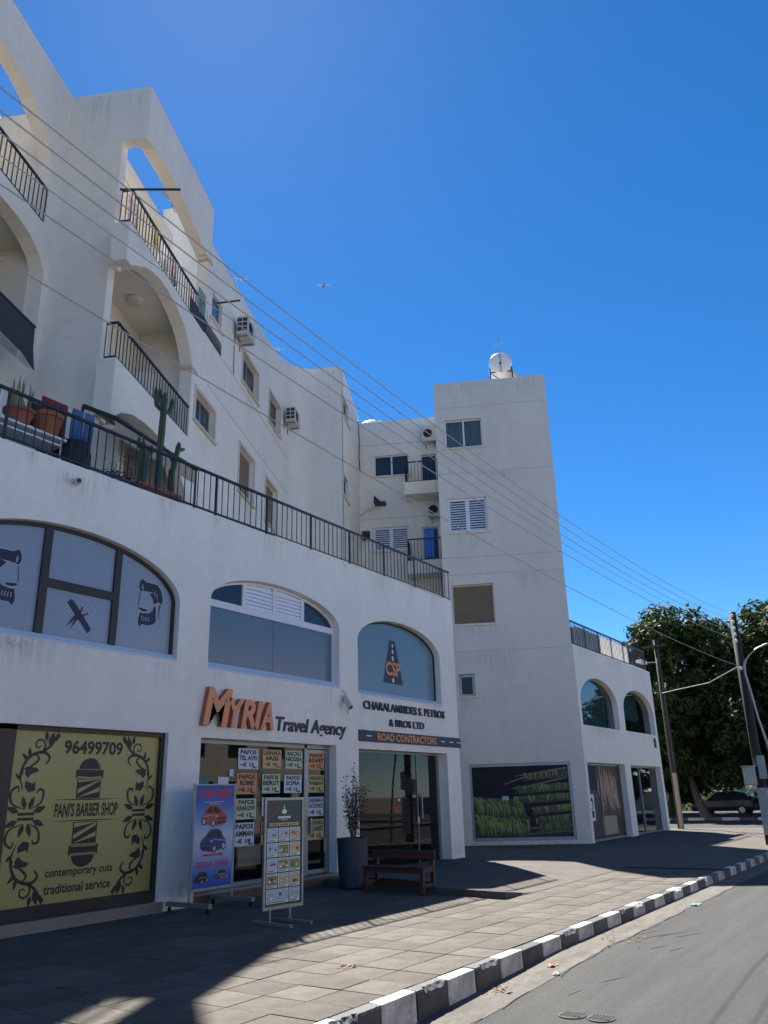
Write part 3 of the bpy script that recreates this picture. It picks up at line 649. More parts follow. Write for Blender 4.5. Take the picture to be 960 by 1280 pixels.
# scroll ornament down both sides
def scroll(cx, mir):
    o = MB(); f = lambda x, z: (cx + mir * x, z)
    def spiral(x, z, r, a0, turns, sg, w0):
        n = 22; o.ribbon(PF, [f(x + r * (1 - .85 * i / n) * math.cos(a0 + sg * turns * 6.28 * i / n), z + r * (1 - .85 * i / n) * math.sin(a0 + sg * turns * 6.28 * i / n)) for i in range(n + 1)], [w0 * (1 - .5 * i / n) for i in range(n + 1)], bd)
    def curve(pts, w):
        P = []
        for i in range(len(pts) - 1):
            p0, p1, p2, p3 = pts[max(i - 1, 0)], pts[i], pts[i + 1], pts[min(i + 2, len(pts) - 1)]
            for t in (0, .25, .5, .75):
                P.append(tuple(.5 * (2 * p1[k] + (p2[k] - p0[k]) * t + (2 * p0[k] - 5 * p1[k] + 4 * p2[k] - p3[k]) * t * t + (3 * p1[k] - p0[k] - 3 * p2[k] + p3[k]) * t ** 3) for k in (0, 1)))
        P.append(pts[-1]); n = len(P)
        o.ribbon(PF, [f(*p) for p in P], [w * (.25 + math.sin(math.pi * (i + .3) / (n + .6))) for i in range(n)], bd + .001)
    def leaf(x, z, l, g, w=.42):
        c, s = math.cos(g), math.sin(g); pts = [(0, 0), (.35, w * .5), (.7, w * .35), (1, 0), (.7, -w * .35), (.35, -w * .5)]
        P = [f(x + l * (a * c - b_ * s), z + l * (a * s + b_ * c)) for a, b_ in pts]
        ar = sum(P[i - 1][0] * P[i][1] - P[i][0] * P[i - 1][1] for i in range(6)); o.poly(PF, P if ar > 0 else P[::-1], bd + .002)
    for s in (1, -1):
        zc = 1.56; g = lambda h: zc + s * h
        spiral(.10, g(1.02), .12, -1.2 * s, 1.15, s, .035); curve([(.16, g(.92)), (.30, g(1.02)), (.42, g(1.22))], .035)
        leaf(.26, g(1.02), .22, s * 1.2); leaf(.22, g(1.08), .16, s * 1.7); leaf(.32, g(1.08), .18, s * .7)
        curve([(-.10, g(.38)), (-.16, g(.60)), (-.05, g(.84)), (.18, g(.92)), (.30, g(.84)), (.24, g(.74))], .04)
        curve([(-.13, g(.66)), (.02, g(.72)), (.12, g(.82)), (.06, g(.88))], .03)
        o.poly(PF, (lambda P: P if sum(P[i - 1][0] * P[i][1] - P[i][0] * P[i - 1][1] for i in range(len(P))) > 0 else P[::-1])([f(-.08, g(.70)), f(.10, g(.69)), f(.14, g(.64)), f(.02, g(.60)), f(-.04, g(.54)), f(-.09, g(.60))]), bd + .003)
        o.poly(PF, (lambda P: P if sum(P[i - 1][0] * P[i][1] - P[i][0] * P[i - 1][1] for i in range(len(P))) > 0 else P[::-1])([f(-.06, g(.50)), f(.06, g(.46)), f(.10, g(.50)), f(.11, g(.36)), f(.0, g(.34)), f(-.07, g(.42))]), bd + .003)
        curve([(-.03, g(.10)), (-.24, g(.18)), (-.28, g(.34)), (-.18, g(.42)), (-.15, g(.34))], .03); curve([(.04, g(.10)), (.22, g(.18)), (.26, g(.34)), (.18, g(.38)), (.15, g(.32))], .03)
        for gx, ga in ((-.02, 1.9), (.04, 1.2)): leaf(gx, g(.10), .2, s * ga)
        for dx in (-1, 1):
            leaf(dx * .12, g(.06), .22, (0 if dx > 0 else math.pi) + s * dx * .35)
        leaf(-.15, g(.52), .13, s * 2.4); leaf(-.15, g(.56), .13, s * 1.5); leaf(-.07, g(.80), .14, s * 2.4); leaf(-.04, g(.84), .15, s * 1.7)
        o.ribbon(PF, [f(-.13, g(.035)), f(.14, g(.035))], .04, bd + .001)
    return o.build('scroll_print', M['black'], front)
scroll(7.62, 1); scroll(9.72, -1)

# --- travel agency's ground floor front
af = MB()
for x0, x1 in ((10.92, 11.0), (14.18, 14.26), (14.97, 15.06)): af.box(PF, x0, x1, -.26, -.2, .2, 2.82)
for x0, x1 in ((14.26, 14.32), (14.91, 14.97)): af.box(PF, x0, x1, -.245, -.205, .22, 2.72)
af.box(PF, 11.0, 14.97, -.26, -.2, 2.74, 2.82).box(PF, 11.0, 14.18, -.26, -.2, .2, .27).box(PF, 14.32, 14.91, -.245, -.205, .22, .3).box(PF, 14.32, 14.91, -.245, -.205, 2.64, 2.72)
afr = af.build('shopfront', M['aluminium'], shop)
for x0, x1 in ((11.0, 12.84), (12.85, 14.18)): MB().poly(PF, rect(x0, x1, .27, 2.74), -.23).build('pane', M['glass'], afr)
MB().poly(PF, rect(14.32, 14.91, .3, 2.64), -.225).build('door_pane', M['glass'], afr)
MB().box(PF, 14.35, 14.39, -.2, -.15, 1.0, 1.32).box(PF, 14.84, 14.88, -.2, -.17, .62, .92).build('handle', M['steel'], afr)
MB().box(PF, 10.92, 15.06, -.36, .025, -.05, .155).build('step', M['brown_tile'], shop)
MB().box(PF, 10.92, 15.06, -.36, .03, .156, .2).build('threshold', M['concrete'], shop)
def room(x0, x1, depth, z0, z1, m, name='room'):
    b = MB(); y0 = 11.665; y1 = y0 + depth
    v = [(x, y, z) for z in (z0, z1) for y in (y0, y1) for x in (x0, x1)]
    b.add(v, [(0, 1, 3, 2), (4, 6, 7, 5), (2, 3, 7, 6), (0, 2, 6, 4), (1, 5, 7, 3)]); return b.build(name, m, shop)
room(10.4, 15.5, 4.5, .2, 2.95, M['room']); room(15.7, 20.4, 3.2, .1, 2.9, M['room2'])
dk = thing('office_desk', 'dark office desk with pale front panels inside the travel agency window', 'desk', (12.6, 12.6, .2))
MB().box(WD, 11.3, 13.9, -13.0, -12.25, .9, .95).build('desk_top', M['wood'], dk)
for x in (11.35, 12.2, 13.05): MB().box(WD, x, x + .7, -12.34, -12.3, .45, .85).build('front_panel', M['beige_wall'], dk)
for x in (11.31, 13.84): MB().box(WD, x, x + .05, -12.95, -12.3, .2, .9).build('leg', M['wood'], dk)

# --- contractors' ground floor front
cf = MB()
for x0, x1 in ((15.92, 15.97), (18.95, 18.97), (19.98, 20.1)): cf.box(PF, x0, x1, -.33, -.29, .1, 2.78)
cf.box(PF, 15.97, 19.98, -.33, -.29, 2.73, 2.78)
cfr = cf.build('shopfront', M['aluminium'], shop)
for x0, x1 in ((15.97, 18.95), (18.97, 19.98)): MB().poly(PF, rect(x0, x1, .12, 2.73), -.31).build('pane', M['glass'], cfr)
MB().box(PF, 19.1, 19.135, -.28, -.25, 1.15, 1.75).box(PF, 18.9, 19.0, -.3, -.28, 1.05, 1.2).build('handle', M['steel'], cfr)
MB().box(PF, 15.92, 20.1, -.36, .0, -.05, .115).build('threshold', M['slab'], shop)
bl = MB()
for k in range(44): z = .2 + k * .057; bl.add([PF.p(16.0, -.42, z), PF.p(18.9, -.42, z), PF.p(18.9, -.385, z + .03), PF.p(16.0, -.385, z + .03)], [(0, 1, 2, 3)])
bl.build('venetian_blind', mat('dark_blind', (.045, .045, .045), .6), cfr, kind='stuff')
st = MB().disc(PF, 17.95, 1.40, .07, .06, -.305, 10).disc(PF, 17.82, 1.36, .04, .03, -.304, 8).disc(PF, 18.06, 1.34, .04, .03, -.303, 8)
st.build('sticker', M['red'], cfr)
MB().disc(PF, 18.08, 1.62, .035, .035, -.305, 10).build('sticker', M['white'], cfr)

# --- terrace railing
def railing(fr, a0, a1, z0, z1, d, step, parent, posts=None, r=.0115, post_w=.02, label=None):
    ra = MB().box(fr, a0, a1, d - .024, d + .024, z1 - .05, z1).build('railing', M['rail'], parent)
    MB().box(fr, a0, a1, d - .018, d + .018, z0 + .025, z0 + .06).build('bottom_bar', M['rail'], ra)
    me = mesh_of(MB().tube([(0, 0, 0), (0, 0, z1 - z0 - .08)], r, 6), 'baluster', M['rail'])
    n = max(1, round((a1 - a0) / step))
    for i in range(n + 1):
        if posts and i % posts == 0: continue
        inst(me, 'baluster', fr.p(a0 + (a1 - a0) * i / n, d, z0 + .045), ra)
    if posts:
        mp = mesh_of(MB().box(WD, -post_w, post_w, -post_w, post_w, 0, z1 - z0 - .03), 'post', M['rail'])
        for i in range(0, n + 1, posts): inst(mp, 'post', fr.p(a0 + (a1 - a0) * i / n, d, z0), ra)
    return ra
ra = railing(PF, 20.34 - 1.55 * 11, 20.34, 7.19, 8.075, .0 - .03, 1.55 / 9, shop, 9)
MB().box(PF, 20.36, 20.78, -.052, -.008, 8.027, 8.075).tube([PF.p(20.5, -.03, 7.21), PF.p(20.5, -.03, 8.05)], .0115).tube([PF.p(20.74, -.03, 7.21), PF.p(20.74, -.03, 8.05)], .0115).box(PF, 20.36, 20.78, -.048, -.012, 7.21, 7.245).build('rail_end', M['rail'], ra)

# ================================================================== APARTMENT BLOCK (set back, stepped)
apt = thing('apartment_block', 'cream stepped apartment block with arched corner balconies rising behind the roof terrace', 'building', U * 20 + Q * -8)
def uq(pts, z0, z1, name, m, parent):
    b = MB(); n = len(pts); P = [U * u + Q * q for u, q in pts]
    tri = tessellate_polygon([[Vector((p.x, p.y, 0)) for p in P]])
    b.add([p + Z * z1 for p in P], tri); b.add([p + Z * z0 for p in P], [t[::-1] for t in tri])
    b.add([p + Z * z0 for p in P] + [p + Z * z1 for p in P], [(i, (i + 1) % n, n + (i + 1) % n, n + i) for i in range(n)])
    return b.build(name, m, parent)
W3 = [(22.85, 24.6, 14.85, 16.0), (26.05, 27.55, 14.9, 16.15), (18.98, 20.5, 11.55, 12.5), (22.85, 24.4, 10.95, 12.55), (25.85, 27.3, 10.95, 12.55), (19.84, 20.7, 15.35, 16.27)]
w1o = [(18.7, 7.05), (28.95, 7.05), (28.95, 18.88), (28.4, 18.7), (27.8, 18.46), (27.2, 18.3), (26.4, 18.18), (25, 18.02), (22, 17.88), (19.58, 17.78), (19.6, 19.07), (14.906, 19.07), (14.906, 17.36), (15.3, 17.46), (15.8, 17.52), (16.4, 17.54), (17.0, 17.52), (17.6, 17.44), (18.2, 17.33), (18.8, 17.22), (19.35, 17.1),
       (19.35, 14.5), (14.46, 14.5), (14.46, 13.44), (14.7, 13.45), (15.0, 13.66), (15.4, 13.9), (15.76, 14.05), (16.2, 14.15), (16.7, 14.17), (17.1, 14.13), (17.5, 14.02), (17.9, 13.86), (18.2, 13.65), (18.45, 13.35), (18.62, 13.0),
       (18.62, 10.86), (14.41, 10.86), (14.41, 9.51), (14.62, 9.56), (14.85, 9.74), (15.38, 9.95), (16.0, 10.05), (16.5, 10.07), (17.0, 10.03), (17.5, 9.95), (18.1, 9.75), (18.7, 9.3)]
MB().wall(W1, w1o, [rect(*x) for x in W3], .35).build('side_wall', M['stucco2'], apt)
MB().wall(F1, [(-9.9, 7.05), (-7.755, 7.05), (-7.755, 9.5), (-8.42, 9.5), (-8.42, 13.72), (-7.755, 13.72), (-7.755, 14.49), (-8.4, 14.49), (-8.4, 17.43), (-7.755, 17.43), (-7.755, 19.068), (-9.9, 19.068)], (), .3).build('front_wall', M['stucco2'], apt)
w0o = [(4, 7.05), (15.1, 7.05), (15.1, 19.067), (4, 19.067)]
h3 = [(9.2, 14.7), (14.42, 14.7), (14.42, 16.5), (14.2, 16.8), (13.8, 17.2), (13.35, 17.48), (12.8, 17.64), (12.2, 17.68), (11.5, 17.66), (10.8, 17.5), (9.8, 17.1), (9.2, 16.5)]
h2 = [(9.4, 10.9), (14.66, 10.9), (14.66, 13.5), (14.4, 13.82), (14.0, 14.02), (13.5, 14.12), (12.6, 14.14), (11.8, 14.12), (10.6, 13.9), (9.4, 13.3)]
MB().wall(W0, w0o, [h3, h2], .35).build('side_wall', M['stucco2'], apt)
# corner balconies: parapet returns, slabs, ceilings, back walls
for z0, z1 in ((13.44, 14.5), (9.51, 10.86)):
    uq([(14.40 if z0 < 12 else 14.45, -8.17), (14.40 if z0 < 12 else 14.45, -7.76), (14.62, -7.76), (14.62, -8.17)], z0 + .004, z1 - .004, 'parapet', M['stucco2'], apt)
    uq([(14.62, -8.17), (14.62, -8.11), (14.9, -8.11), (14.9, -8.17)], z0 + .004, z1 - .004, 'parapet', M['stucco2'], apt)
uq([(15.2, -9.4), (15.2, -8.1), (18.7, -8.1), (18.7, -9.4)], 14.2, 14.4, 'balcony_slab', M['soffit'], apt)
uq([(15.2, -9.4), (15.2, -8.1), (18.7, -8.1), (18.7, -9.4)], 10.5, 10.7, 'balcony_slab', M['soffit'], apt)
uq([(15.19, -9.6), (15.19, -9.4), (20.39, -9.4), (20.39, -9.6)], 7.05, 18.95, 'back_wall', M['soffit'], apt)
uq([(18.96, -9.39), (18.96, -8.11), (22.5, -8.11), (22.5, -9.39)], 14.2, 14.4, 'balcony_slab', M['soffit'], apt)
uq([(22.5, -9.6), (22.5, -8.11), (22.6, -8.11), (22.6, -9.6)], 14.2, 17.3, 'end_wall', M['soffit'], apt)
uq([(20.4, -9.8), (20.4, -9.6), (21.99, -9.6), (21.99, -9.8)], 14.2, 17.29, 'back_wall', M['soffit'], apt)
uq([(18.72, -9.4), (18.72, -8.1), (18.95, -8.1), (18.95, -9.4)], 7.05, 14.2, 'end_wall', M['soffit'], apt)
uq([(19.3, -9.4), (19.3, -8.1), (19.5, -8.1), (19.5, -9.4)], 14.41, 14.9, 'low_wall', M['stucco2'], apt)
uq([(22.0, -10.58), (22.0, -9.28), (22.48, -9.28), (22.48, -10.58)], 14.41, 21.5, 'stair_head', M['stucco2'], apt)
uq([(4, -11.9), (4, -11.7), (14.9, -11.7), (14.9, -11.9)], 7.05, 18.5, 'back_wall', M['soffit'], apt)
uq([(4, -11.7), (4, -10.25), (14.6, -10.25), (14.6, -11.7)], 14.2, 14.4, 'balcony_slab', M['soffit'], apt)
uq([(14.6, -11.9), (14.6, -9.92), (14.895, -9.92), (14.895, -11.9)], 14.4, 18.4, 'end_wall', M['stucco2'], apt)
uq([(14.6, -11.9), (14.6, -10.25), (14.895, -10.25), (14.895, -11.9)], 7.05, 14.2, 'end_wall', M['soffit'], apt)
# balcony door joinery seen at the far end of the lower balcony
uq([(18.5, -9.38), (18.5, -8.9), (18.72, -8.9), (18.72, -9.38)], 10.7, 12.9, 'balcony_door', M['pvc'], apt)
MB().box(W1, 18.5, 18.92, -.3, .05, 12.9, 12.99).build('capital', M['trim'], apt)
MB().box(W1, 19.22, 19.62, -.3, .05, 17.0, 17.09).build('capital', M['trim'], apt)
c = U * 17.0 + Q * -8.75
MB().lathe(c + Z * 14.2, [(.23, 0), (.24, -.04), (.2, -.09), (.08, -.12)], 18, ax=(0, 0, 1)).build('ceiling_lamp', M['ac'], apt, smooth=True)
# rounded inner corner, front return, second side wall, recessed wing
b = MB(); n = 10; r = .85
for i in range(n + 1):
    t = math.pi / 2 * i / n; u = 28.95 + r * math.sin(t); q = -6.9 - r * math.cos(t); zt = 18.88 + .19 * min(1, i / 4)
    p = U * u + Q * q; b.v += [p + Z * 7.05, p + Z * zt, p + Z * zt + U * .3 * math.sin(t) - Q * .3 * math.cos(t) ]
for i in range(n): b.f += [(3 * i, 3 * i + 3, 3 * i + 4, 3 * i + 1), (3 * i + 1, 3 * i + 4, 3 * i + 5, 3 * i + 2)]; b.m += [0, 0]
b.build('curved_wall', M['stucco2'], apt, smooth=False)
for p in apt.children[-1].data.polygons: p.use_smooth = abs(p.normal.z) < .5
MB().wall(F2, rect(-6.9, -5.73, 7.05, 19.07), (), .3).build('front_wall', M['stucco2'], apt)
W5 = [(30.15, 31.4, 16.89, 17.87), (29.95, 31.15, 13.3, 14.3)]
MB().wall(W2, [(29.812, 7.05), (33.99, 7.05), (33.99, 18.62), (33.3, 18.72), (29.812, 19.066)], [rect(*x) for x in W5], .3).build('side_wall', M['stucco2'], apt)
W6 = [(-5.03, -3.42, 15.6, 16.62), (-5.15, -3.52, 12.0, 13.12), (-2.87, -2.15, 14.86, 16.5), (-2.92, -2.2, 11.22, 13.0)]
MB().wall(F3, rect(-5.73, -1.88, 7.05, 18.36), [rect(*x) for x in W6], .3).build('front_wall', M['stucco2'], apt)
for z in (17.17, 13.52, 9.9): MB().box(F3, -5.72, -1.88, -.01, .008, z, z + .025).build('string_course', M['groove'], apt)
for a0, z in ((20.9, 14.54), (19.8, 13.06)): MB().box(W1, a0, 28.9, -.01, .007, z, z + .025).build('string_course', M['groove'], apt)
for z0 in (14.24, 10.62):
    MB().box(F3, -3.57, -1.88, 0, 1.0, z0, z0 + .58).build('balcony_slab', M['stucco2'], apt)
    rr = railing(Fr(U * 33.04, Q, -U), -3.5, -1.92, z0 + .56, z0 + 1.56, 0, .14, apt)
    railing(Fr(Q * -3.5, U, Q), 33.04, 33.96, z0 + .56, z0 + 1.56, 0, .14, apt)
rod = MB().tube([F3.p(-4.3, .97, 15.83), F3.p(-3.45, .97, 15.83)], .018); rod.build('airing_rod', M['rail'], apt)
# roofs and hidden rear so daylight does not leak in
uq([(4, -11.9), (19.3, -11.9), (19.3, -9.84), (22.4, -9.84), (22.4, -8.15), (29.95, -8.15), (29.95, -6.1), (34.3, -6.1), (34.3, -2.0), (40, -2.0), (40, -24), (4, -24)], 17.3, 17.5, 'roof', M['concrete'], apt)
uq([(40, -24), (40, -2), (40.3, -2), (40.3, -24)], 7, 18.2, 'rear_wall', M['stucco2'], apt); uq([(4, -24.3), (4, -24), (40, -24), (40, -24.3)], 7, 18.2, 'rear_wall', M['stucco2'], apt)

def window(fr, a0, a1, z0, z1, parent, depth=.14, style='slide', frame='pvc', trim=None, w_=.05):
    b = MB().wall(fr, rect(a0, a1, z0, z1), [rect(a0 + w_, a1 - w_, z0 + w_, z1 - w_)], .06, -depth)
    mid = (a0 + a1) / 2
    if style in ('slide', 'shutter', 'curtain'): b.box(fr, mid - .035, mid + .035, -depth - .055, -depth + .004, z0 + w_, z1 - w_)
    o = b.build('window', M[frame], parent)
    spans = [(a0 + w_, mid - .035), (mid + .035, a1 - w_)] if style in ('slide', 'shutter', 'curtain') else [(a0 + w_, a1 - w_)]
    for x0, x1 in spans:
        if style == 'shutter':
            s = MB().wall(fr, rect(x0, x1, z0 + w_, z1 - w_), [rect(x0 + .04, x1 - .04, z0 + w_ + .05, z1 - w_ - .05)], .03, -depth + .01); n = int((z1 - z0 - .25) / .095)
            for k in range(n):
                z = z0 + w_ + .06 + (z1 - z0 - 2 * w_ - .12) * k / n
                s.add([fr.p(x0 + .03, -depth - .0, z), fr.p(x1 - .03, -depth - .0, z), fr.p(x1 - .03, -depth - .03, z + .06), fr.p(x0 + .03, -depth - .03, z + .06)], [(0, 1, 2, 3)])
            s.poly(fr, rect(x0, x1, z0 + w_, z1 - w_), -depth - .045, 1); s.build('shutter', [M['shutter'], M['grille']], o)
        elif style == 'blind':
            s = MB(); n = max(4, int((z1 - z0) / .06))
            for k in range(n):
                z = z0 + w_ + (z1 - z0 - 2 * w_) * k / n; h = (z1 - z0 - 2 * w_) / n
                s.add([fr.p(x0, -depth - .03, z), fr.p(x1, -depth - .03, z), fr.p(x1, -depth - .018, z + h * .5), fr.p(x0, -depth - .018, z + h * .5), fr.p(x1, -depth - .03, z + h), fr.p(x0, -depth - .03, z + h)], [(0, 1, 2, 3), (3, 2, 4, 5)])
            s.build('roller_blind', M['brown_blind'], o)
        elif style == 'curtain':
            MB().poly(fr, rect(x0, x1, z0 + w_, z1 - w_), -depth - .03).build('pane', M['glass_plain'], o)
            s = MB(); n = 26
            for k in range(n + 1):
                x = x0 + (x1 - x0) * k / n; dd = -depth - .12 - .03 * math.sin(k * 1.9) - .01 * math.sin(k * .7); s.v += [fr.p(x, dd, z0), fr.p(x, dd, z1)]
            for k in range(n): s.f.append((2 * k, 2 * k + 2, 2 * k + 3, 2 * k + 1)); s.m.append(0)
            s.build('curtain', M['curtain'], o)
        else:
            MB().poly(fr, rect(x0, x1, z0 + w_, z1 - w_), -depth - .03).build('pane', M[{'blue': 'blue_glass', 'matte': 'teal_pane'}.get(style, 'pane')], o)
    if trim:
        MB().wall(fr, rect(a0 - .11, a1 + .11, z0 - .04, z1 + .11), [rect(a0 + .002, a1 - .002, z0 + .002, z1 - .002)], .03, .028).build('surround', M['trim'], o)
    MB().box(fr, a0 - .12, a1 + .12, -.1, .075, z0 - .07, z0 - .003).build('sill', M['trim' if trim else 'stucco3'], o)
    return o
window(W1, *W3[0], apt, .16, 'slide', 'aluminium', 1); window(W1, *W3[1], apt, .16, 'slide', 'aluminium', 1); window(W1, *W3[2], apt, .16, 'slide', 'aluminium', 1)
window(W1, *W3[3], apt, .12, 'blind', 'trim', 1); window(W1, *W3[4], apt, .12, 'blind', 'trim', 1); window(W1, *W3[5], apt, .1, 'blue', 'aluminium')
window(W2, *W5[0], apt, .12, 'slide', 'aluminium'); window(W2, *W5[1], apt, .12, 'slide', 'aluminium')
window(F3, *W6[0], apt, .1, 'slide', 'pvc'); window(F3, *W6[1], apt, .1, 'shutter', 'pvc')
window(F3, *W6[2], apt, .12, 'pane', 'pvc'); wdoor = window(F3, *W6[3], apt, .12, 'pane', 'pvc')
MB().box(F3, -2.86, -2.42, -.14, -.1, 11.6, 12.9).build('blue_door_leaf', M['blue_door'], wdoor)
# balcony railings
railing(W1, 14.45, 18.9, 10.86, 11.78, -.04, .165, apt, r=.013); railing(F1, -8.05, -7.78, 10.86, 11.78, .46, .13, apt, r=.012)
rt = railing(W1, 14.5, 20.85, 14.5, 15.45, -.04, .165, apt, r=.014); railing(F1, -8.03, -7.78, 14.5, 15.45, .42, .12, apt, r=.012)
MB().box(W1, 18.2, 20.8, -.012, .0, 14.54, 15.0).build('screen_panel', M['awning'], rt)
railing(W0, 9.3, 14.4, 14.7, 15.7, -.03, .165, apt, r=.014)

# ================================================================== CORNER TOWER
tw = thing('corner_tower', 'grey plain five-storey tower with a window on each floor and a picture shopfront below', 'building', U * 32 + Q * .4)
WT = [(-1.50, .01, 15.06, 16.33), (-1.56, -.01, 11.43, 12.87), (-1.58, .01, 7.78, 9.32), (-1.5, -.9, 5.1, 5.92), (-1.31, 2.24, .16, 2.72)]
MB().wall(TF, rect(-1.88, 2.72, -.25, 18.05), [rect(*x) for x in WT], .3).build('front_wall', M['stucco3'], tw)
TL = Fr(Q * -1.88, U, -Q); TR = Fr(Q * 2.72, U, Q)
MB().wall(TL, rect(30.275, 37, -.25, 18.045), (), .25).wall(TR, rect(30.275, 37, -.25, 18.045), (), .25).build('side_wall', M['stucco3'], tw)
uq([(36.7, -1.6), (36.7, 2.45), (36.99, 2.45), (36.99, -1.6)], -.2, 18.04, 'rear_wall', M['stucco3'], tw); uq([(30.6, -1.6), (30.6, 2.45), (36.7, 2.45), (36.7, -1.6)], 17.6, 17.8, 'roof', M['concrete'], tw)
for z in (16.87, 13.93, 10.39, 9.7, 6.74): MB().box(TF, -1.87, 2.71, -.01, .007, z, z + .024).build('string_course', M['groove'], tw)
window(TF, *WT[0], tw, .12, 'curtain', 'pvc'); window(TF, *WT[1], tw, .1, 'shutter', 'pvc'); window(TF, *WT[2], tw, .12, 'blind', 'trim'); window(TF, *WT[3], tw, .14, 'matte', 'aluminium', w_=.1)
uq([(30.75, -1.5), (30.75, .1), (32, .1), (32, -1.5)], 14.9, 16.5, 'dim_room', M['room'], tw)
# picture window: printed film of hanging green leaves on racks under a dark roof
pw = MB().wall(TF, rect(-1.31, 2.24, .16, 2.72), [rect(-1.22, 2.15, .27, 2.62)], .1, -.06).build('shop_window', M['aluminium'], tw)
pp = MB(); pp.poly(TF, rect(-1.22, 2.15, .27, 2.62), -.12, 0); r = random.Random(5)
for y0, y1, x0, x1, m in [(1.27, 1.33, .78, 2.15, 3), (.93, .98, .9, 2.15, 3), (.62, .66, .45, 2.15, 3), (.45, .48, .6, 2.15, 3), (1.62, 1.66, .2, 2.15, 3), (1.95, 2.0, .2, 2.15, 3)]:
    pp.poly(TF, [(x0, y0 - .1), (x1, y0), (x1, y1), (x0, y1 - .1)], -.117, m)
for x0, z0, x1, z1 in [(-.1, 2.02, 1.0, 2.36), (.3, 1.86, 2.1, 2.2), (.3, 2.28, 2.1, 2.52)]: pp.ribbon(TF, [(x0, z0), (x1, z1)], [.03, .06], -.1165, 3)
pp.poly(TF, rect(-.2, .02, 1.46, 1.62), -.1165, 4)
def frond(x, z, L, lean, wd, m):
    pts = [(x + lean * math.sin(t * 1.7), z + L * .10 * math.sin(t * 3.1) - L * t ** 1.6) for t in (0, .2, .4, .6, .8, 1)]; ws = [.5 * wd, wd, 1.15 * wd, wd, .7 * wd, .1 * wd]; pp.ribbon(TF, pts, ws, -.114 + r.uniform(-.0018, .0018), m)
pp.poly(TF, [(-1.22, .3), (.55, .3), (.75, .85), (.6, 1.0), (.5, 1.5), (-1.22, 1.62)], -.1175, 2)
for zt, x1, L, n in ((1.56, .55, .5, 34), (1.42, .5, .42, 30), (.99, .72, .5, 36), (.82, .68, .46, 34)):
    for k in range(n):
        t = (k + r.uniform(-.3, .3)) / n; x = -1.2 + (x1 + 1.1) * t; frond(x, zt + r.uniform(-.05, .05) - .16 * t, L * r.uniform(.75, 1.1) * (1 - .25 * t), r.uniform(.10, .22) * (1 - .3 * t), r.uniform(.05, .085) * (1 - .35 * t), r.choice([1, 1, 5, 2]))
for zt, x0 in ((1.58, .25), (1.22, .85), (.9, .95), (1.92, .35), (2.35, .6), (.66, 1.0)):
    pp.poly(TF, [(x0, zt - .2), (2.15, zt - .12), (2.15, zt + .12), (x0, zt + .02)], -.1172, 2)
    for k in range(40):
        if k % 13 == 0: pp.ribbon(TF, [(x0 - .1, zt - .22), (2.14, zt - .12)], [.025, .05], -.1122, 3)
        x = x0 + (2.1 - x0) * k / 40; frond(x, zt + .1 * (x - x0) * .6 + r.uniform(-.03, .03), r.uniform(.16, .27), r.uniform(-.05, .07), r.uniform(.035, .06), r.choice([1, 5, 2, 2]))
for k in range(16):
    x = .35 + k * .11; pp.ribbon(TF, [(x, .29 + r.uniform(0, .03)), (x + .25, .62)], .02, -.1155, 3)
M['banana2'] = mat('printed_leaf_dark', (.03, .055, .016), .4, var=.4, vscale=9); M['print_wood'] = mat('printed_rack_wood', (.22, .18, .135), .4, var=.5, vscale=8)
M['banana3'] = mat('printed_leaf_yellow', (.19, .22, .06), .4, var=.5, vscale=9)
pp.build('leaf_picture', [M['print_dark'], M['banana'], M['banana2'], M['print_wood'], M['line'], M['banana3']], pw)

for a0, a1, zt, h in ((22.8, 24.7, 14.8, 1.1), (26.0, 27.6, 14.85, 1.2), (18.95, 20.5, 11.5, 1.0), (22.8, 24.4, 10.9, 1.2), (25.8, 27.3, 10.9, 1.2), (20.5, 22.5, 17.85, .9), (23.5, 26.0, 17.9, 1.0), (14.5, 16.0, 14.45, .8)): stain(W1, a0, a1, zt - h, zt, apt)
for a0, a1, zt, h in ((-9.7, -8.6, 19.0, 2.4), (-8.4, -7.8, 19.0, 1.2)): stain(F1, a0, a1, zt - h, zt, apt)
for a0, a1, zt, h in ((-6.8, -5.8, 19.0, 2.2),): stain(F2, a0, a1, zt - h, zt, apt)
for a0, a1, zt, h in ((-1.6, .1, 15.0, 1.0), (-1.6, 0, 11.35, 1.0), (-1.65, .1, 7.7, .9), (-1.55, -.85, 5.0, .8), (-1.8, .5, 18.0, 1.1), (.8, 2.6, 18.0, 1.3), (-.5, 1.6, 13.9, .8), (.5, 2.6, 9.65, .9), (-1.5, 1, 6.7, 1.1)): stain(TF, a0, a1, zt - h, zt, tw)
stain(TF, -1.85, 2.7, -.05, .35, tw, 'base')
# ================================================================== CORNER SHOPS
cs_ = thing('corner_shop_building', 'low white corner building with two arched curtained windows above two glass shopfronts', 'building', (33.3, 10.53, 0))
A1, A2 = (30.85, 2.05, 4.85, .95, 2.0), (35.75, 2.1, 4.85, .92, 2.0)
g1, g2 = arch(A1[0], A1[1], 3.97, *A1[2:]), arch(A2[0], A2[1], 3.99, *A2[2:])
MB().wall(SF, rect(28.52, 38.15, -.25, 6.85), [g1, g2, rect(28.75, 32.92, .02, 2.68), rect(33.65, 37.85, .02, 2.66)], .35).build('facade_wall', M['stucco'], cs_)
MB().box(WD, 37.85, 38.148, -22, -10.885, -.25, 6.845).box(WD, 31, 37.84, -22, -21.7, -.25, 6.8).build('side_wall', M['stucco'], cs_)
MB().box(WD, 28.9, 37.84, -21.7, -10.89, 6.55, 6.78).build('roof', M['concrete'], cs_)
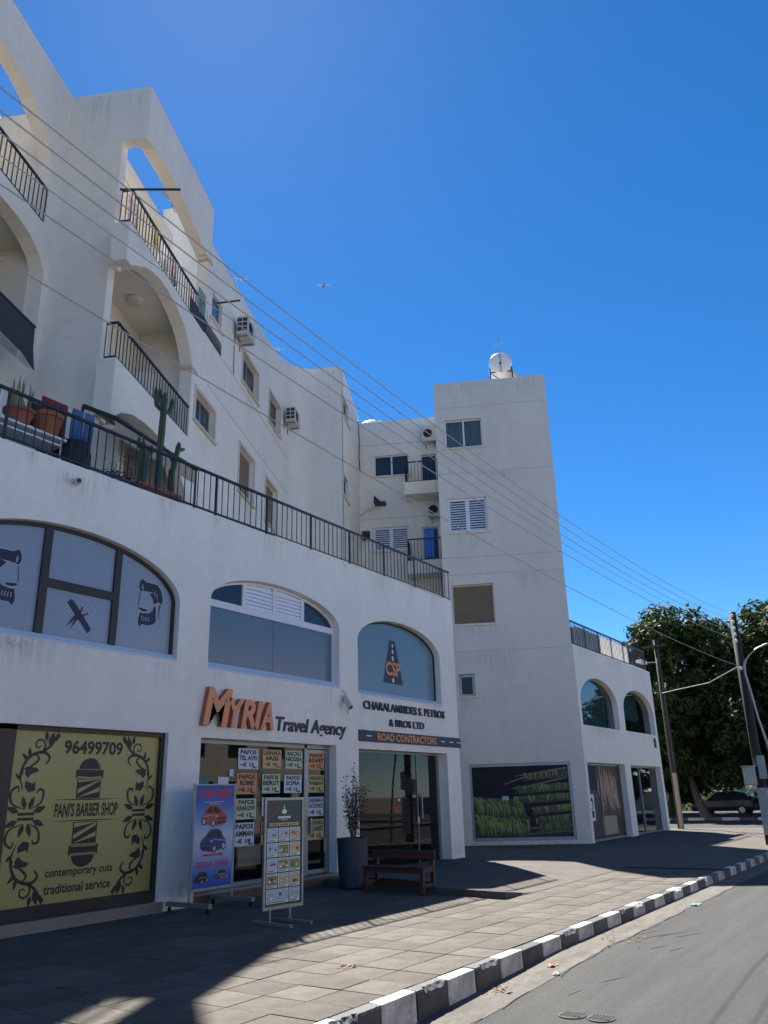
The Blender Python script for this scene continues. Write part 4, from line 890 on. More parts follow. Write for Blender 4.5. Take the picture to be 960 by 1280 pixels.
def sroom(x0, x1, z0, z1, dp, m):
    b = MB(); v = [(x, y, z) for z in (z0, z1) for y in (10.89, 10.89 + dp) for x in (x0, x1)]; b.add(v, [(0, 1, 3, 2), (4, 6, 7, 5), (2, 3, 7, 6), (0, 2, 6, 4), (1, 5, 7, 3)]); b.build('room', m, cs_)
sroom(28.7, 37.8, 3.4, 6.4, 3, M['room']); sroom(28.7, 33.3, .0, 3.0, 2.5, M['room2']); sroom(33.35, 37.8, .0, 3.0, 2.5, M['room'])
for A, g in ((A1, g1), (A2, g2)):
    o = MB().wall(SF, inset(g, .01), [inset(g, .06)], .06, -.2).build('window', M['aluminium'], cs_)
    MB().poly(SF, inset(g, .06), -.23).build('pane', M['glass_plain'], o)
    s = MB(); n = 60; x0, x1 = A[0] - A[1], A[0] + A[1] - (0 if A is A1 else .75)
    for k in range(n + 1):
        x = x0 + (x1 - x0) * k / n; dd = -.48 - .05 * math.sin(k * 1.3) - .02 * math.sin(k * .45); s.v += [SF.p(x, dd, 3.9 if A is A1 else 4.55), SF.p(x, dd, 5.62)]
    for k in range(n): s.f.append((2 * k, 2 * k + 2, 2 * k + 3, 2 * k + 1)); s.m.append(0)
    s.build('curtain', M['teal_curtain'], o)
for x0, x1, z1 in ((28.75, 32.92, 2.68), (33.65, 37.85, 2.66)):
    o = MB().wall(SF, rect(x0, x1, .02, z1), [rect(x0 + .06, x1 - .06, .1, z1 - .07)], .08, -.22).box(SF, x0 + (x1 - x0) * .42, x0 + (x1 - x0) * .42 + .06, -.29, -.215, .1, z1 - .07).build('shopfront', M['aluminium'], cs_)
    if x0 > 30:
        for a, c in ((x0 + .06, x0 + (x1 - x0) * .42), (x0 + (x1 - x0) * .42 + .06, x1 - .06)): MB().poly(SF, rect(a, c, .1, z1 - .07), -.26).build('pane', M['glass_plain'], o)
    else:
        # shopfront film printed with an abstract barbershop-like picture: warm browns with draped cloth shapes
        q = MB().poly(SF, rect(x0 + .06, x1 - .06, .1, z1 - .07), -.26, 0); r = random.Random(8)
        for k in range(26):
            x = x0 + 1.6 + r.uniform(0, 2.0); z = 2.5 - r.uniform(0, .3); q.ribbon(SF, [(x, z), (x + r.uniform(-.2, .3), z - r.uniform(.5, 1.1)), (x + r.uniform(-.1, .6), z - r.uniform(1.1, 1.4))], [.05, .16, .02], -.257 + k * .0001, r.choice([1, 2, 3, 1]))
        q.poly(SF, rect(x0 + 1.7, x0 + 3.3, .2, .82), -.2575, 3); q.poly(SF, rect(x0 + 1.9, x0 + 3.1, .68, .84), -.257, 5); q.poly(SF, rect(x0 + .12, x0 + 1.5, 1.75, 2.58), -.2578, 4); q.poly(SF, rect(x0 + .5, x0 + .6, 1.5, 2.5), -.2576, 2)
        q.poly(SF, rect(x0 + .42, x0 + 1.02, .72, 1.6), -.254, 6); q.disc(SF, x0 + .72, 1.3, .2, .2, -.252, 14, 4); q.disc(SF, x0 + .72, 1.26, .1, .12, -.251, 12, 6); q.poly(SF, rect(x0 + .55, x0 + .9, .82, 1.06), -.2515, 4)
        q.build('picture_film', [M['print_brown'], mat('print_pinkish', (.42, .24, .20), .5, var=.4, vscale=7), mat('print_red', (.38, .09, .06), .5), mat('print_tan', (.42, .33, .22), .5, var=.3, vscale=8), M['print_dark'], mat('print_olive', (.26, .30, .18), .5), M['white']], o)
MB().box(SF, 28.6, 38.1, -.36, .04, -.05, .018).build('step', M['concrete'], cs_)
MB().box(SF, 37.35, 37.62, .003, .03, 3.45, 3.85).build('number_plate', M['grille'], cs_)
for a0, a1, zt, h in ((28.8, 31, 6.8, .9), (32, 34.5, 6.8, .8), (35, 37.8, 6.8, 1.0), (29, 32.8, 3.95, .8), (33.8, 37.7, 3.95, .9)): stain(SF, a0, a1, zt - h, zt, cs_)
rs = railing(SF, 28.55, 37.75, 6.86, 7.76, -.05, .17, cs_, 9)
s = MB(); n = 120
for k in range(n + 1):
    x = 29.2 + (35.6 - 29.2) * k / n; s.v += [SF.p(x, -.14 - .012 * math.sin(k * 2.2), 6.92), SF.p(x, -.14 - .012 * math.sin(k * 2.2), 7.66 - .02 * (k % 7 == 0))]
for k in range(n): s.f.append((2 * k, 2 * k + 2, 2 * k + 3, 2 * k + 1)); s.m.append(0)
s.build('reed_screen', M['cloth_white'], rs); MB().box(SF, 28.62, 29.18, -.17, -.14, 6.9, 7.55).build('screen_panel', M['brown_blind'], rs)

# ================================================================== POSTERS ON THE TRAVEL AGENCY GLASS
PC = {'w': mat('white_paper', (.60, .64, .70), .7), 'o': mat('orange_paper', (.60, .30, .14), .7), 'g': mat('pale_green_paper', (.52, .58, .40), .7), 't': mat('tan_paper', (.60, .43, .22), .7), 'y': mat('yellow_paper', (.50, .44, .20), .7)}
CN = {'w': 'white', 'o': 'orange', 'g': 'pale green', 't': 'tan', 'y': 'yellow'}
cards = [('PAFOS/TEL AVIV/\u20ac 12', 12.15, 12.73, 2.29, 2.68, 'w', 'PAFOS TEL AVIV'), ('LARNAKA/IASI/\u20ac 19', 12.86, 13.44, 2.31, 2.68, 't', 'LARNAKA IASI'), ('BACAU/NICOSIA/\u20ac 12', 13.57, 14.13, 2.31, 2.68, 'g', 'BACAU NICOSIA'), ('PAFOS/BUDAPEST/\u20ac 13', 14.33, 14.89, 2.30, 2.66, 'o', 'PAFOS BUDAPEST'),
    ('PAFOS/ROME/\u20ac 12', 12.13, 12.70, 1.82, 2.21, 'o', 'PAFOS ROME'), ('PAFOS/BEIRUT/\u20ac 19', 12.86, 13.41, 1.83, 2.20, 'g', 'PAFOS BEIRUT'), ('PAFOS/SOFIA/\u20ac 12', 13.54, 14.11, 1.83, 2.19, 'w', 'PAFOS SOFIA'), ('LARNAKA/WARSAW/\u20ac 10', 14.33, 14.88, 1.83, 2.19, 'y', 'LARNAKA WARSAW'),
    ('PAFOS/KRAKOW/\u20ac 12', 12.13, 12.70, 1.36, 1.74, 'g', 'PAFOS KRAKOW'), ('PAFOS/SOFIA/\u20ac 12', 12.87, 13.4, 1.40, 1.75, 'w', 'PAFOS SOFIA half hidden'), ('LARNAKA/KATOWICE/\u20ac 14', 14.34, 14.87, 1.35, 1.74, 'w', 'LARNAKA KATOWICE'),
    ('PAFOS/AMMAN/\u20ac 18', 12.11, 12.66, .88, 1.30, 'w', 'PAFOS AMMAN'), ('PAFOS/BUDAPEST/\u20ac 13', 12.86, 13.36, .88, 1.28, 'o', 'BUDAPEST half hidden'), ('LARNAKA/BUCHAREST/\u20ac 15', 14.34, 14.88, .88, 1.29, 'y', 'LARNAKA BUCHAREST')]
for txt, x0, x1, z0, z1, c, nm in cards:
    o = MB().box(PF, x0, x1, -.2215, -.218, z0, z1).build('fare_poster', PC[c])
    where = 'beside the door handle side of the glass door' if x0 > 14.3 else 'on the travel agency window'
    tag(o, {'PAFOS SOFIA half hidden': 'white fare poster partly hidden behind the excursion stand', 'BUDAPEST half hidden': 'orange fare poster in the bottom row behind the excursion stand'}.get(nm, f"{CN[c]} {nm} fare poster " + ('on the travel agency glass door' if x0 > 14.3 else 'on the travel agency window')), 'poster', 'flight fare posters on the travel agency glass')
    a, b_, e = txt.split('/'); L = x1 - x0
    def fit(key, zc, h):
        n = min(L * .92, .078 * len(key) * h / .08 + .03); words(PF, 'c' + key, (x0 + x1) / 2 - n / 2, (x0 + x1) / 2 + n / 2, zc - h / 2, zc + h / 2, -.2165, M['black'], o, 0, .16)
    H = z1 - z0; fit(a, z1 - H * .17, H * .23); fit(b_, z1 - H * .46, H * .24); fit(e, z1 - H * .78, H * .2)
    for r4 in ((x0 + .05, x0 + .14, z0 + .07, z0 + .09), (x1 - .16, x1 - .04, z0 + .02, z0 + .045)): MB().poly(PF, rect(*r4), -.2165).build('rule', M['black'], o)
for nm, x0, x1, z0, z1, m, lab in [('paper_notice', 11.14, 11.38, 1.96, 2.14, M['cloth_teal'], 'small pale blue notice on the window above the car hire stand'), ('paper_notice', 11.62, 11.9, 1.96, 2.14, PC['w'], 'small white notice on the window beside the car hire stand'), ('paper_notice', 11.92, 12.03, 2.15, 2.28, PC['w'], 'smallest white notice on the window, left of the ROME poster')]:
    MB().box(PF, x0, x1, -.2215, -.218, z0, z1).build(nm, m, label=lab, cat='notice', group='small notices on the travel agency window')

# ================================================================== CAR HIRE STAND
SA = Fr((0, 10.73, 0), (1, 0, 0), (0, -1, 0))
st = thing('car_hire_stand', 'blue CAR HIRE poster stand on wheeled steel feet before the white pier', 'sign', (10.8, 10.73, 0))
def bar(fr, a0, a1, d0, d1, z0, z1, name, m, parent, bev=.004): return MB().box(fr, a0, a1, d0, d1, z0, z1).build(name, m, parent, bevel=bev)
for x in (10.27, 11.27):
    MB().tube([(x, 10.73, .1), (x, 10.73, 2.0)], .018, 8).build('post', M['aluminium'], st)
    ft = bar(SA, x - .035, x + .035, -.5, .5, .085, .155, 'foot', M['steel'], st)
    for d in (-.44, .44):
        wh = MB().lathe(SA.p(x - .014, d, .035), [(.034, 0), (.034, .028)], 14, ax=(1, 0, 0)).box(SA, x - .02, x + .02, d - .01, d + .01, .04, .09)
        wh.build('castor', M['tyre'], ft)
bar(SA, 10.29, 11.25, -.012, .012, .30, .345, 'frame', M['steel'], st); bar(SA, 10.29, 11.25, -.012, .012, 1.965, 1.99, 'frame', M['steel'], st)
for x in (10.29, 11.235): bar(SA, x, x + .018, -.012, .012, .345, 1.965, 'frame', M['steel'], st)
bo = mat('blue_to_white_poster', (.05, .12, .42), .35); n_ = bo.node_tree.nodes; l_ = bo.node_tree.links
tc = n_.new('ShaderNodeTexCoord'); sx = n_.new('ShaderNodeSeparateXYZ'); cr = n_.new('ShaderNodeValToRGB'); mr = n_.new('ShaderNodeMapRange')
l_.new(tc.outputs['Object'], sx.inputs[0]); l_.new(sx.outputs[2], mr.inputs[0]); mr.inputs[1].default_value = .345; mr.inputs[2].default_value = 1.965; l_.new(mr.outputs[0], cr.inputs[0])
e_ = cr.color_ramp.elements; e_[0].position = 0; e_[0].color = (.01, .06, .36, 1); e_[1].position = 1; e_[1].color = (.01, .045, .28, 1)
for p_, c_ in ((.14, (.03, .13, .52, 1)), (.33, (.33, .42, .58, 1)), (.5, (.46, .53, .64, 1)), (.66, (.12, .27, .58, 1)), (.82, (.01, .09, .42, 1))): x_ = cr.color_ramp.elements.new(p_); x_.color = c_
l_.new(cr.outputs[0], n_['Principled BSDF'].inputs['Base Color'])
bd_ = MB().box(SA, 10.305, 11.237, -.008, .006, .345, 1.965).build('poster_panel', bo, st)
q = MB(); D = .010
q.text(SA, 'hire', 10.40, 11.15, 1.76, 1.88, D, m=0)
def flat_car(x, z, w, h, body, mir=1):
    f = lambda P: [(x + mir * a * w, z + b_ * h) for a, b_ in P]
    def pl(P, d, m):
        P = f(P); ar = sum(P[i - 1][0] * P[i][1] - P[i][0] * P[i - 1][1] for i in range(len(P))); q.poly(SA, P if ar > 0 else P[::-1], d, m)
    pl([(-.5, -.12), (-.47, .05), (-.40, .14), (-.30, .38), (-.18, .47), (.06, .48), (.18, .40), (.30, .20), (.44, .08), (.5, -.08), (.48, -.25), (.40, -.33), (.05, -.40), (-.25, -.34), (-.46, -.24)], D, body)
    pl([(-.33, .14), (-.26, .34), (-.17, .41), (-.10, .41), (-.12, .14)], D + .001, 2); pl([(-.08, .14), (-.06, .41), (.04, .42), (.24, .19), (.20, .13)], D + .001, 2)
    pl([(.10, -.05), (.46, -.02), (.46, -.10), (.12, -.14)], D + .001, 2); pl([(.02, .04), (.13, .03), (.11, -.04), (.03, -.02)], D + .001, 4); pl([(.08, -.22), (.44, -.18), (.42, -.27), (.10, -.32)], D + .001, 2)
    for wx, wz in ((-.05, -.28), (-.40, -.2)):
        q.disc(SA, x + mir * wx * w, z + wz * h, .09 * w, .15 * h, D + .0015, 14, 2); q.disc(SA, x + mir * wx * w, z + wz * h, .055 * w, .1 * h, D + .002, 12, 4)
    pl([(-.44, .02), (.0, .08), (.0, .06), (-.44, -.01)], D + .001, 4)
flat_car(10.77, 1.46, .62, .40, 3); flat_car(10.76, 1.06, .62, .42, 1, -1)
flat_car(10.52, .50, .34, .20, 2, -1); flat_car(10.98, .52, .34, .18, 5, -1)
q.poly(SA, [(10.52, .83), (10.92, .835), (10.92, .815), (11.02, .85), (10.92, .885), (10.92, .865), (10.52, .86)], D, 0)
q.text(SA, 'offer', 10.38, 11.14, .645, .75, D, m=0)
for k, (x, l) in enumerate(((10.5, .5), (10.62, .3))): q.poly(SA, rect(x, x + l, 1.69 - k * .03, 1.70 - k * .03), D, 4)
q.build('poster_print', [M['red'], mat('printed_blue_car', (.02, .03, .22), .3), M['black'], mat('printed_red_car', (.38, .05, .035), .3), M['line'], mat('printed_grey_car', (.12, .12, .13), .3)], bd_)

# ================================================================== EXCURSION STAND
SB = Fr((0, 8.5, 0), (.994, -.11, 0), (.11 * -1, -.994, 0))
SB.n = Vector((-.11, -.994, 0)); off = 10.0 * .11; SB.o = Vector((.06, 8.5 + off, 0))
sb = thing('excursion_stand', 'framed dark green poster stand with rows of small pictures on flat steel feet', 'sign', SB.p(10, 0, 0))
for x in (9.78, 10.18):
    MB().tube([SB.p(x, -.03, .05), SB.p(x, -.03, .9)], .016, 8).build('post', M['steel'], sb); bar(SB, x - .022, x + .022, -.42, .42, .0, .045, 'foot', M['aluminium'], sb)
B0, B1, BZ0, BZ1 = 9.60, 10.40, .205, 1.73
MB().wall(SB, rect(B0, B1, BZ0, BZ1), [rect(B0 + .035, B1 - .035, BZ0 + .045, BZ1 - .035)], .04, .02).build('frame', M['steel'], sb)
pb = MB().box(SB, B0 + .03, B1 - .03, -.015, .006, BZ0 + .04, BZ1 - .03).build('poster_panel', M['dkgreen'], sb)
q = MB(); r = random.Random(21); D = .009
q.poly(SB, rect(9.70, 10.30, 1.33, 1.375), D, 1); [q.poly(SB, rect(9.725 + k * .031, 9.725 + k * .031 + r.uniform(.012, .024), 1.338, 1.338 + r.uniform(.018, .029)), D + .002, 0) for k in range(18)]
q.disc(SB, 10.0, 1.545, .035, .028, D, 12, 2); q.poly(SB, [(9.94, 1.545), (10.06, 1.545), (10.03, 1.50), (9.97, 1.50)], D + .001, 2); q.poly(SB, [(9.985, 1.58), (10.0, 1.63), (10.015, 1.58)], D, 2); q.poly(SB, rect(9.87, 10.13, 1.435, 1.465), D, 2); q.poly(SB, rect(9.93, 10.07, 1.41, 1.418), D, 2)
q.ribbon(SB, [(9.68, 1.42), (9.93, 1.64)], .012, D, 3)
for row in range(5):
    for col in range(3):
        if row == 4 and col == 1: continue
        x0 = 9.665 + col * .228; z1 = 1.305 - row * .208; wd = .21 if not (row == 4 and col == 0) else .438
        q.poly(SB, rect(x0, x0 + wd, z1 - .19, z1), D, 2); q.poly(SB, rect(x0 + .01, x0 + wd - .01, z1 - .155, z1 - .03), D + .001, r.choice([4, 5, 6]))
        for k in range(5 if wd < .3 else 10):
            cx, cz, s = x0 + r.uniform(.035, wd - .035), z1 - r.uniform(.07, .13), r.uniform(.015, .035); q.disc(SB, cx, cz, s, s * r.uniform(.5, .9), D + .002 + k * .0002, 7, r.choice([7, 8, 4, 5, 9, 2]))
        q.poly(SB, rect(x0 + .015, x0 + wd - .03, z1 - .02, z1 - .012), D + .001, 0); q.poly(SB, rect(x0 + .015, x0 + wd - .06, z1 - .178, z1 - .166), D + .001, 0)
q.build('poster_print', [M['dkgreen'], PC['y'], mat('printed_pale', (.62, .66, .70), .4), M['red'], mat('printed_sky', (.30, .44, .58), .4), mat('printed_sand', (.48, .36, .22), .4), mat('printed_olive', (.16, .20, .07), .4), mat('printed_rust', (.35, .11, .05), .4), mat('printed_umber', (.10, .055, .035), .4), mat('printed_cream', (.6, .5, .38), .4)], pb)

# ================================================================== PLANTER, BENCH
pl_ = thing('planter', 'tall round blue grey planter against the white pier by the bench', 'planter', (14.42, 10.42, 0))
MB().lathe((14.42, 10.42, 0), [(.27, 0), (.285, .03), (.315, .8), (.325, .93), (.30, .935), (.285, .88), (.0, .87)], 28).build('pot', M['planter'], pl_, smooth=False)
MB().lathe((14.42, 10.42, .86), [(.285, 0), (.285, .02)], 20).build('soil', M['earth'], pl_)
sp = thing('potted_shrub', 'thin sparse shrub with bare stems growing in the tall planter', 'plant', (14.42, 10.42, .88))
r = random.Random(4); sm, lm = MB(), MB()
for k in range(16):
    a = r.uniform(0, 6.28); sp_ = r.uniform(.03, .34); top = r.uniform(.6, 1.45) * (1.08 if k == 3 else 1)
    pts = [Vector((14.42 + .05 * math.cos(a), 10.42 + .05 * math.sin(a), .88))]
    for i in range(1, 8):
        t = i / 7; pts.append(Vector((14.42 + (.05 + sp_ * t ** 1.2) * math.cos(a + .25 * t) + r.uniform(-.015, .015), 10.42 + (.05 + sp_ * t ** 1.2) * math.sin(a + .25 * t) + r.uniform(-.015, .015), .88 + top * t)))
    sm.tube(pts, [.007 * (1 - .08 * i) for i in range(8)], 4)
    for i in range(2, 8):
        for _ in range(15 if k % 3 else 10):
            p = pts[i] + Vector((r.gauss(0, .045), r.gauss(0, .045), r.gauss(0, .05))); d = Vector((r.gauss(0, 1), r.gauss(0, 1), r.gauss(.3, .8))).normalized(); s = d.orthogonal().normalized(); L = r.uniform(.018, .04)
            lm.add([p - d * L, p + s * L * .45, p + d * L, p - s * L * .45], [(0, 1, 2, 3)])
sm.build('stem', M['bark'], sp); lm.build('foliage', M['leaf_dk'], sp, kind='stuff')
be = thing('bench', 'dark wooden bench with a low back rail standing on the shaded pavement', 'bench', (13.95, 9.0, 0))
def wb(x0, x1, y0, y1, z0, z1, nm, bev=.006): return MB().box(WD, x0, x1, -y1, -y0, z0, z1).build(nm, M['wood'], be, bevel=bev)
for y in (8.36, 9.62):
    wb(13.70, 13.77, y - .035, y + .035, 0, .44, 'leg'); wb(14.08, 14.15, y - .035, y + .035, 0, .73, 'leg'); wb(13.77, 14.08, y - .025, y + .025, .37, .44, 'side_rail'); wb(13.77, 14.08, y - .02, y + .02, .12, .18, 'side_rail')
for k in range(4): wb(13.685 + k * .098, 13.685 + k * .098 + .088, 8.29, 9.69, .442, .472, 'slat')
wb(13.71, 13.74, 8.40, 9.58, .36, .438, 'front_apron'); wb(14.10, 14.13, 8.40, 9.58, .10, .2, 'low_rail'); wb(14.055, 14.085, 8.27, 9.71, .58, .74, 'back_rail'); wb(14.10, 14.13, 8.40, 9.58, .36, .438, 'rear_apron')

# ================================================================== THINGS ON THE WALLS
def cctv(x, z):
    o = thing('security_camera', 'white security camera with a looped cable under the arched travel agency window', 'camera', (x, 11.3, z))
    MB().box(PF, x - .06, x + .06, 0, .03, z - .02, z + .1).build('bracket', M['ac'], o); MB().tube([PF.p(x, .03, z + .05), PF.p(x, .12, z + .02), PF.p(x, .14, z - .02)], .022, 8).build('arm', M['ac'], o)
    a = Vector((-.1, -.65, -.75)).normalized(); p = PF.p(x, .08, z + .0); MB().lathe(p, [(.05, 0), (.068, .03), (.068, .24), (.075, .245), (.07, .27)], 16, ax=a).build('body', M['ac'], o)
    MB().lathe(p + a * .268, [(.05, 0), (.045, .006)], 14, ax=a).build('lens', M['grille'], o)
    MB().tube([PF.p(x - .05, .01, z + .22), PF.p(x + .06, .02, z + .17), PF.p(x + .15, .03, z + .05), PF.p(x + .15, .06, z - .2), PF.p(x + .11, .08, z - .32), PF.p(x + .06, .09, z - .25)], .012, 6).build('cable', M['ac'], o)
cctv(15.3, 3.85)
o = thing('wall_light', 'small round white wall lamp below the terrace railing', 'lamp', (7.72, 11.3, 6.86))
MB().lathe(PF.p(7.72, 0, 6.86), [(.05, 0), (.05, .05), (.035, .06)], 14, ax=(0, -1, 0)).build('base', M['ac'], o); MB().lathe(PF.p(7.72, .05, 6.85), [(.05, 0), (.062, .1), (.05, .16), (.03, .17)], 14, ax=Vector((-.35, -.9, -.15))).build('hood', M['ac'], o)
MB().lathe(PF.p(7.72, .05, 6.85) + Vector((-.35, -.9, -.15)).normalized() * .165, [(.04, 0), (.035, .008)], 12, ax=Vector((-.35, -.9, -.15))).build('lens', M['grille'], o)
def ac_unit(fr, a0, a1, z0, z1, d, label, grid_end=True):
    o = thing('air_conditioner', label, 'air conditioner', fr.p((a0 + a1) / 2, 0, z0), 'outdoor air conditioner units')
    MB().box(fr, a0, a1, .12, d, z0, z1).build('casing', M['ac'], o, bevel=.015)
    c = fr.p(a0 + (a1 - a0) * .38, d, (z0 + z1) / 2); f = MB()
    for rr in (.08, .14, .2): f.lathe(c, [(rr, .003), (rr + .014, .006)], 20, ax=fr.n)
    f.build('fan_guard', M['grille'], o)
    if grid_end:
        g = MB()
        for i in range(2):
            for j in range(3): g.box(fr, a0 - .004, a0 + .01, .15 + i * (d - .14) / 2, .15 + i * (d - .14) / 2 + (d - .2) / 2, z0 + .1 + j * (z1 - z0 - .12) / 3, z0 + .06 + (j + 1) * (z1 - z0 - .12) / 3)
        g.build('side_grille', M['grille'], o)
    for x in (a0 + .15, a1 - .15): MB().box(fr, x - .02, x + .02, 0, d - .05, z0 - .04, z0).box(fr, x - .02, x + .02, 0, .04, z0 - .25, z0).build('bracket', M['steel'], o)
    return o
ac_unit(W1, 21.75, 22.6, 15.95, 16.58, .5, 'weathered air conditioner on the long side wall below the roof edge, nearest the balcony')
ac_unit(W1, 27.95, 28.8, 15.78, 16.4, .5, 'air conditioner beside the last window before the curved inner corner')
ac_unit(F3, -2.72, -2.02, 17.0, 17.75, .42, 'air conditioner high on the recessed wing beside the tower top', False)
ac_unit(F3, -2.62, -1.95, 13.35, 13.95, .42, 'air conditioner under the upper balcony slab of the recessed wing', False)
o = thing('floodlight', 'black floodlight on a bracket arm against the recessed wing wall', 'lamp', F3.p(-5.4, 0, 13.95))
MB().tube([F3.p(-5.7, .05, 13.75), F3.p(-5.0, .4, 13.95), F3.p(-4.7, .6, 14.05)], .025).build('arm', M['ac'], o); MB().box(F3, -4.95, -4.45, .45, .75, 13.95, 14.1).build('lamp_head', M['rail'], o, bevel=.02); MB().add([F3.p(-5.0, .5, 14.1), F3.p(-4.6, .5, 14.1), F3.p(-5.0, .5, 14.5), F3.p(-5.0, .7, 14.1)], [(0, 1, 2), (0, 3, 2), (0, 1, 3)]).build('shade', M['grille'], o)
o = thing('vent_box', 'small dark square vent box on the recessed wing by the shuttered window', 'vent', F3.p(-5.5, 0, 12.6)); MB().box(F3, -5.62, -5.28, 0, .18, 12.55, 12.95).build('box', M['grille'], o, bevel=.01); MB().box(F3, -5.58, -5.32, .18, .195, 12.6, 12.9).build('louvre', M['rail'], o)
MB().tube([W2.p(33.7, .04, 18.3), W2.p(33.75, .07, 17.2), W2.p(33.7, .05, 16.6), W2.p(33.8, .07, 15.8)], .025).build('wall_cable', M['cable'], label='dark cable hanging down the wall corner above the recessed wing', cat='cable')
MB().tube([W1.p(21.9, .02, 15.6), W1.p(21.95, .02, 14.58)], .012).build('drain_pipe', M['cable'], label='thin drain pipe below the air conditioner nearest the balcony', cat='pipe')

# awning on the first side wall
aw = thing('awning', 'charcoal fabric awning hanging out at the far left above the terrace', 'awning', W0.p(13, 0, 12))
b = MB(); n = 14
for k in range(n + 1):
    u = 8.5 + (13.5 - 8.5) * k / n; s_ = .02 * math.sin(k * 1.3); b.v += [W0.p(u, .04, 11.95), W0.p(u, .75, 11.22), W0.p(u + .02, .77, 10.7 + s_), W0.p(u + .05 + .12 * (k == n), .76, 10.42 - .17 * (k == n) + s_)]
for k in range(n):
    for j in range(3): b.f.append((4 * k + j, 4 * k + 4 + j, 4 * k + 5 + j, 4 * k + 1 + j)); b.m.append(0)
b.build('fabric', M['awning'], aw); MB().tube([W0.p(8.5, .75, 11.21), W0.p(13.52, .75, 11.21)], .03).build('front_bar', M['rail'], aw); MB().tube([W0.p(13.45, .04, 11.93), W0.p(13.5, .75, 11.21)], .02).build('side_arm', M['rail'], aw)
# canopy on the terrace below the corner balcony
ca = thing('terrace_canopy', 'beige canopy with a dark edge beam on the terrace below the corner balcony', 'canopy', (10.3, 12.8, 7.12))
A, B_, Cc, E_ = Vector((9.28, 12.50, 9.04)), Vector((12.17, 13.19, 9.04)), Vector((12.0, 13.9, 9.35)), Vector((8.95, 13.1, 9.35))
MB().add([A, B_, Cc, E_, A + Z * .03, B_ + Z * .03, Cc + Z * .03, E_ + Z * .03], [(3, 2, 1, 0), (4, 5, 6, 7), (0, 1, 5, 4), (1, 2, 6, 5), (2, 3, 7, 6), (3, 0, 4, 7)]).build('fabric', M['canvas'], ca)
MB().tube([E_, A, B_, Cc], .05, 6).build('edge_beam', M['rail'], ca)
b = MB().add([A - Z * .05, B_ - Z * .05, B_ - Z * .38, A - Z * .38 + Vector((.1, .02, 0))], [(0, 1, 2, 3)]).build('valance', M['canvas'], ca)
for p in (B_, Cc, E_): MB().tube([p - Z * .03, Vector((p.x, p.y, 7.12))], .03).build('post', M['rail'], ca)
b = MB().box(WD, 9.3, 11.9, -14.25, -14.2, 7.14, 9.1).build('panel', M['canvas'], ca)

# ================================================================== TERRACE: POTS, PLANTS, WASHING
Y0 = 12.0
tb_ = thing('terrace_table', 'low white table behind the railing carrying the terracotta pots', 'table', (7.2, 12.1, 7.12))
MB().box(WD, 6.3, 7.85, -12.35, -11.85, 7.80, 7.84).build('table_top', M['pvc'], tb_); MB().box(WD, 6.35, 7.8, -12.3, -11.9, 7.70, 7.73).build('shelf', M['pvc'], tb_)
for x in (6.35, 7.78):
    for y in (11.9, 12.3): MB().tube([(x, y, 7.12), (x, y, 7.8)], .018).build('leg', M['pvc'], tb_)
def pot(x, y, z, r_, h, label):
    o = thing('flower_pot', label, 'pot', (x, y, z), 'terracotta pots on the terrace table')
    MB().lathe((x, y, z), [(r_ * .68, 0), (r_ * .95, h * .78), (r_ * 1.06, h * .79), (r_ * 1.06, h), (r_ * .92, h), (r_ * .9, h * .85), (0, h * .84)], 20).build('body', M['terracotta'], o, smooth=False)
pot(6.98, Y0, 7.84, .25, .27, 'terracotta pot with snake plant, left on the white terrace table'); pot(7.52, Y0, 7.84, .27, .38, 'empty looking larger terracotta pot, right on the white terrace table')
o = thing('snake_plant', 'upright striped snake plant leaves rising from the terracotta pot', 'plant', (6.98, Y0, 8.06)); r = random.Random(2)
for k in range(13):
    x, y = 6.98 + r.uniform(-.19, .19), Y0 + r.uniform(-.12, .12); h = r.uniform(.35, .72); lx, ly = r.uniform(-.06, .08), r.uniform(-.05, .05); g = r.uniform(0, 3.14); wd = r.uniform(.025, .04); b = MB()
    for i in range(7):
        t = i / 6; wdt = wd * (1 - t ** 3) + .002; c, s = math.cos(g + t), math.sin(g + t); cx, cy = x + lx * t, y + ly * t
        b.v += [Vector((cx - c * wdt, cy - s * wdt, 8.06 + h * t)), Vector((cx + s * .008, cy - c * .008, 8.06 + h * t)), Vector((cx + c * wdt, cy + s * wdt, 8.06 + h * t))]
    for i in range(6): b.f += [(3 * i, 3 * i + 1, 3 * i + 4, 3 * i + 3), (3 * i + 1, 3 * i + 2, 3 * i + 5, 3 * i + 4)]; b.m += [0, 0]
    b.build('leaf', M['snake'], o)
def cloth(name, x0, x1, y, z0, z1, m, label, cat='laundry', amp=.03, waves=5, fr=None, group=None, bottom=None):
    b = MB(); n, k_ = 22, 6; r = random.Random(int(x0 * 100)); ph = r.uniform(0, 6)
    for j in range(k_ + 1):
        for i in range(n + 1):
            s, t = i / n, j / k_; dd = amp * (.25 + t) * math.sin(waves * 6.28 * s + ph + t * .8); zb = z0 + (0 if not bottom else bottom * math.sin(s * 3.1 + ph))
            b.v.append((fr or WD).p(x0 + (x1 - x0) * s + .02 * t * math.sin(ph + t * 3), (y if fr else -y) + dd, z1 + (zb - z1) * t))
    for j in range(k_):
        for i in range(n): b.f.append((j * (n + 1) + i, j * (n + 1) + i + 1, (j + 1) * (n + 1) + i + 1, (j + 1) * (n + 1) + i)); b.m.append(0)
    return b.build(name, m, label=label, cat=cat, group=group, smooth=True)
cloth('hanging_cloth', 7.55, 8.1, 12.3, 7.3, 8.75, M['cloth_red'], 'faded red cloth hanging behind the terracotta pots on the terrace')
cloth('dark_towel', 7.28, 7.52, 12.22, 8.05, 8.5, M['cloth_dark'], 'dark towel hanging beside the red cloth on the terrace')
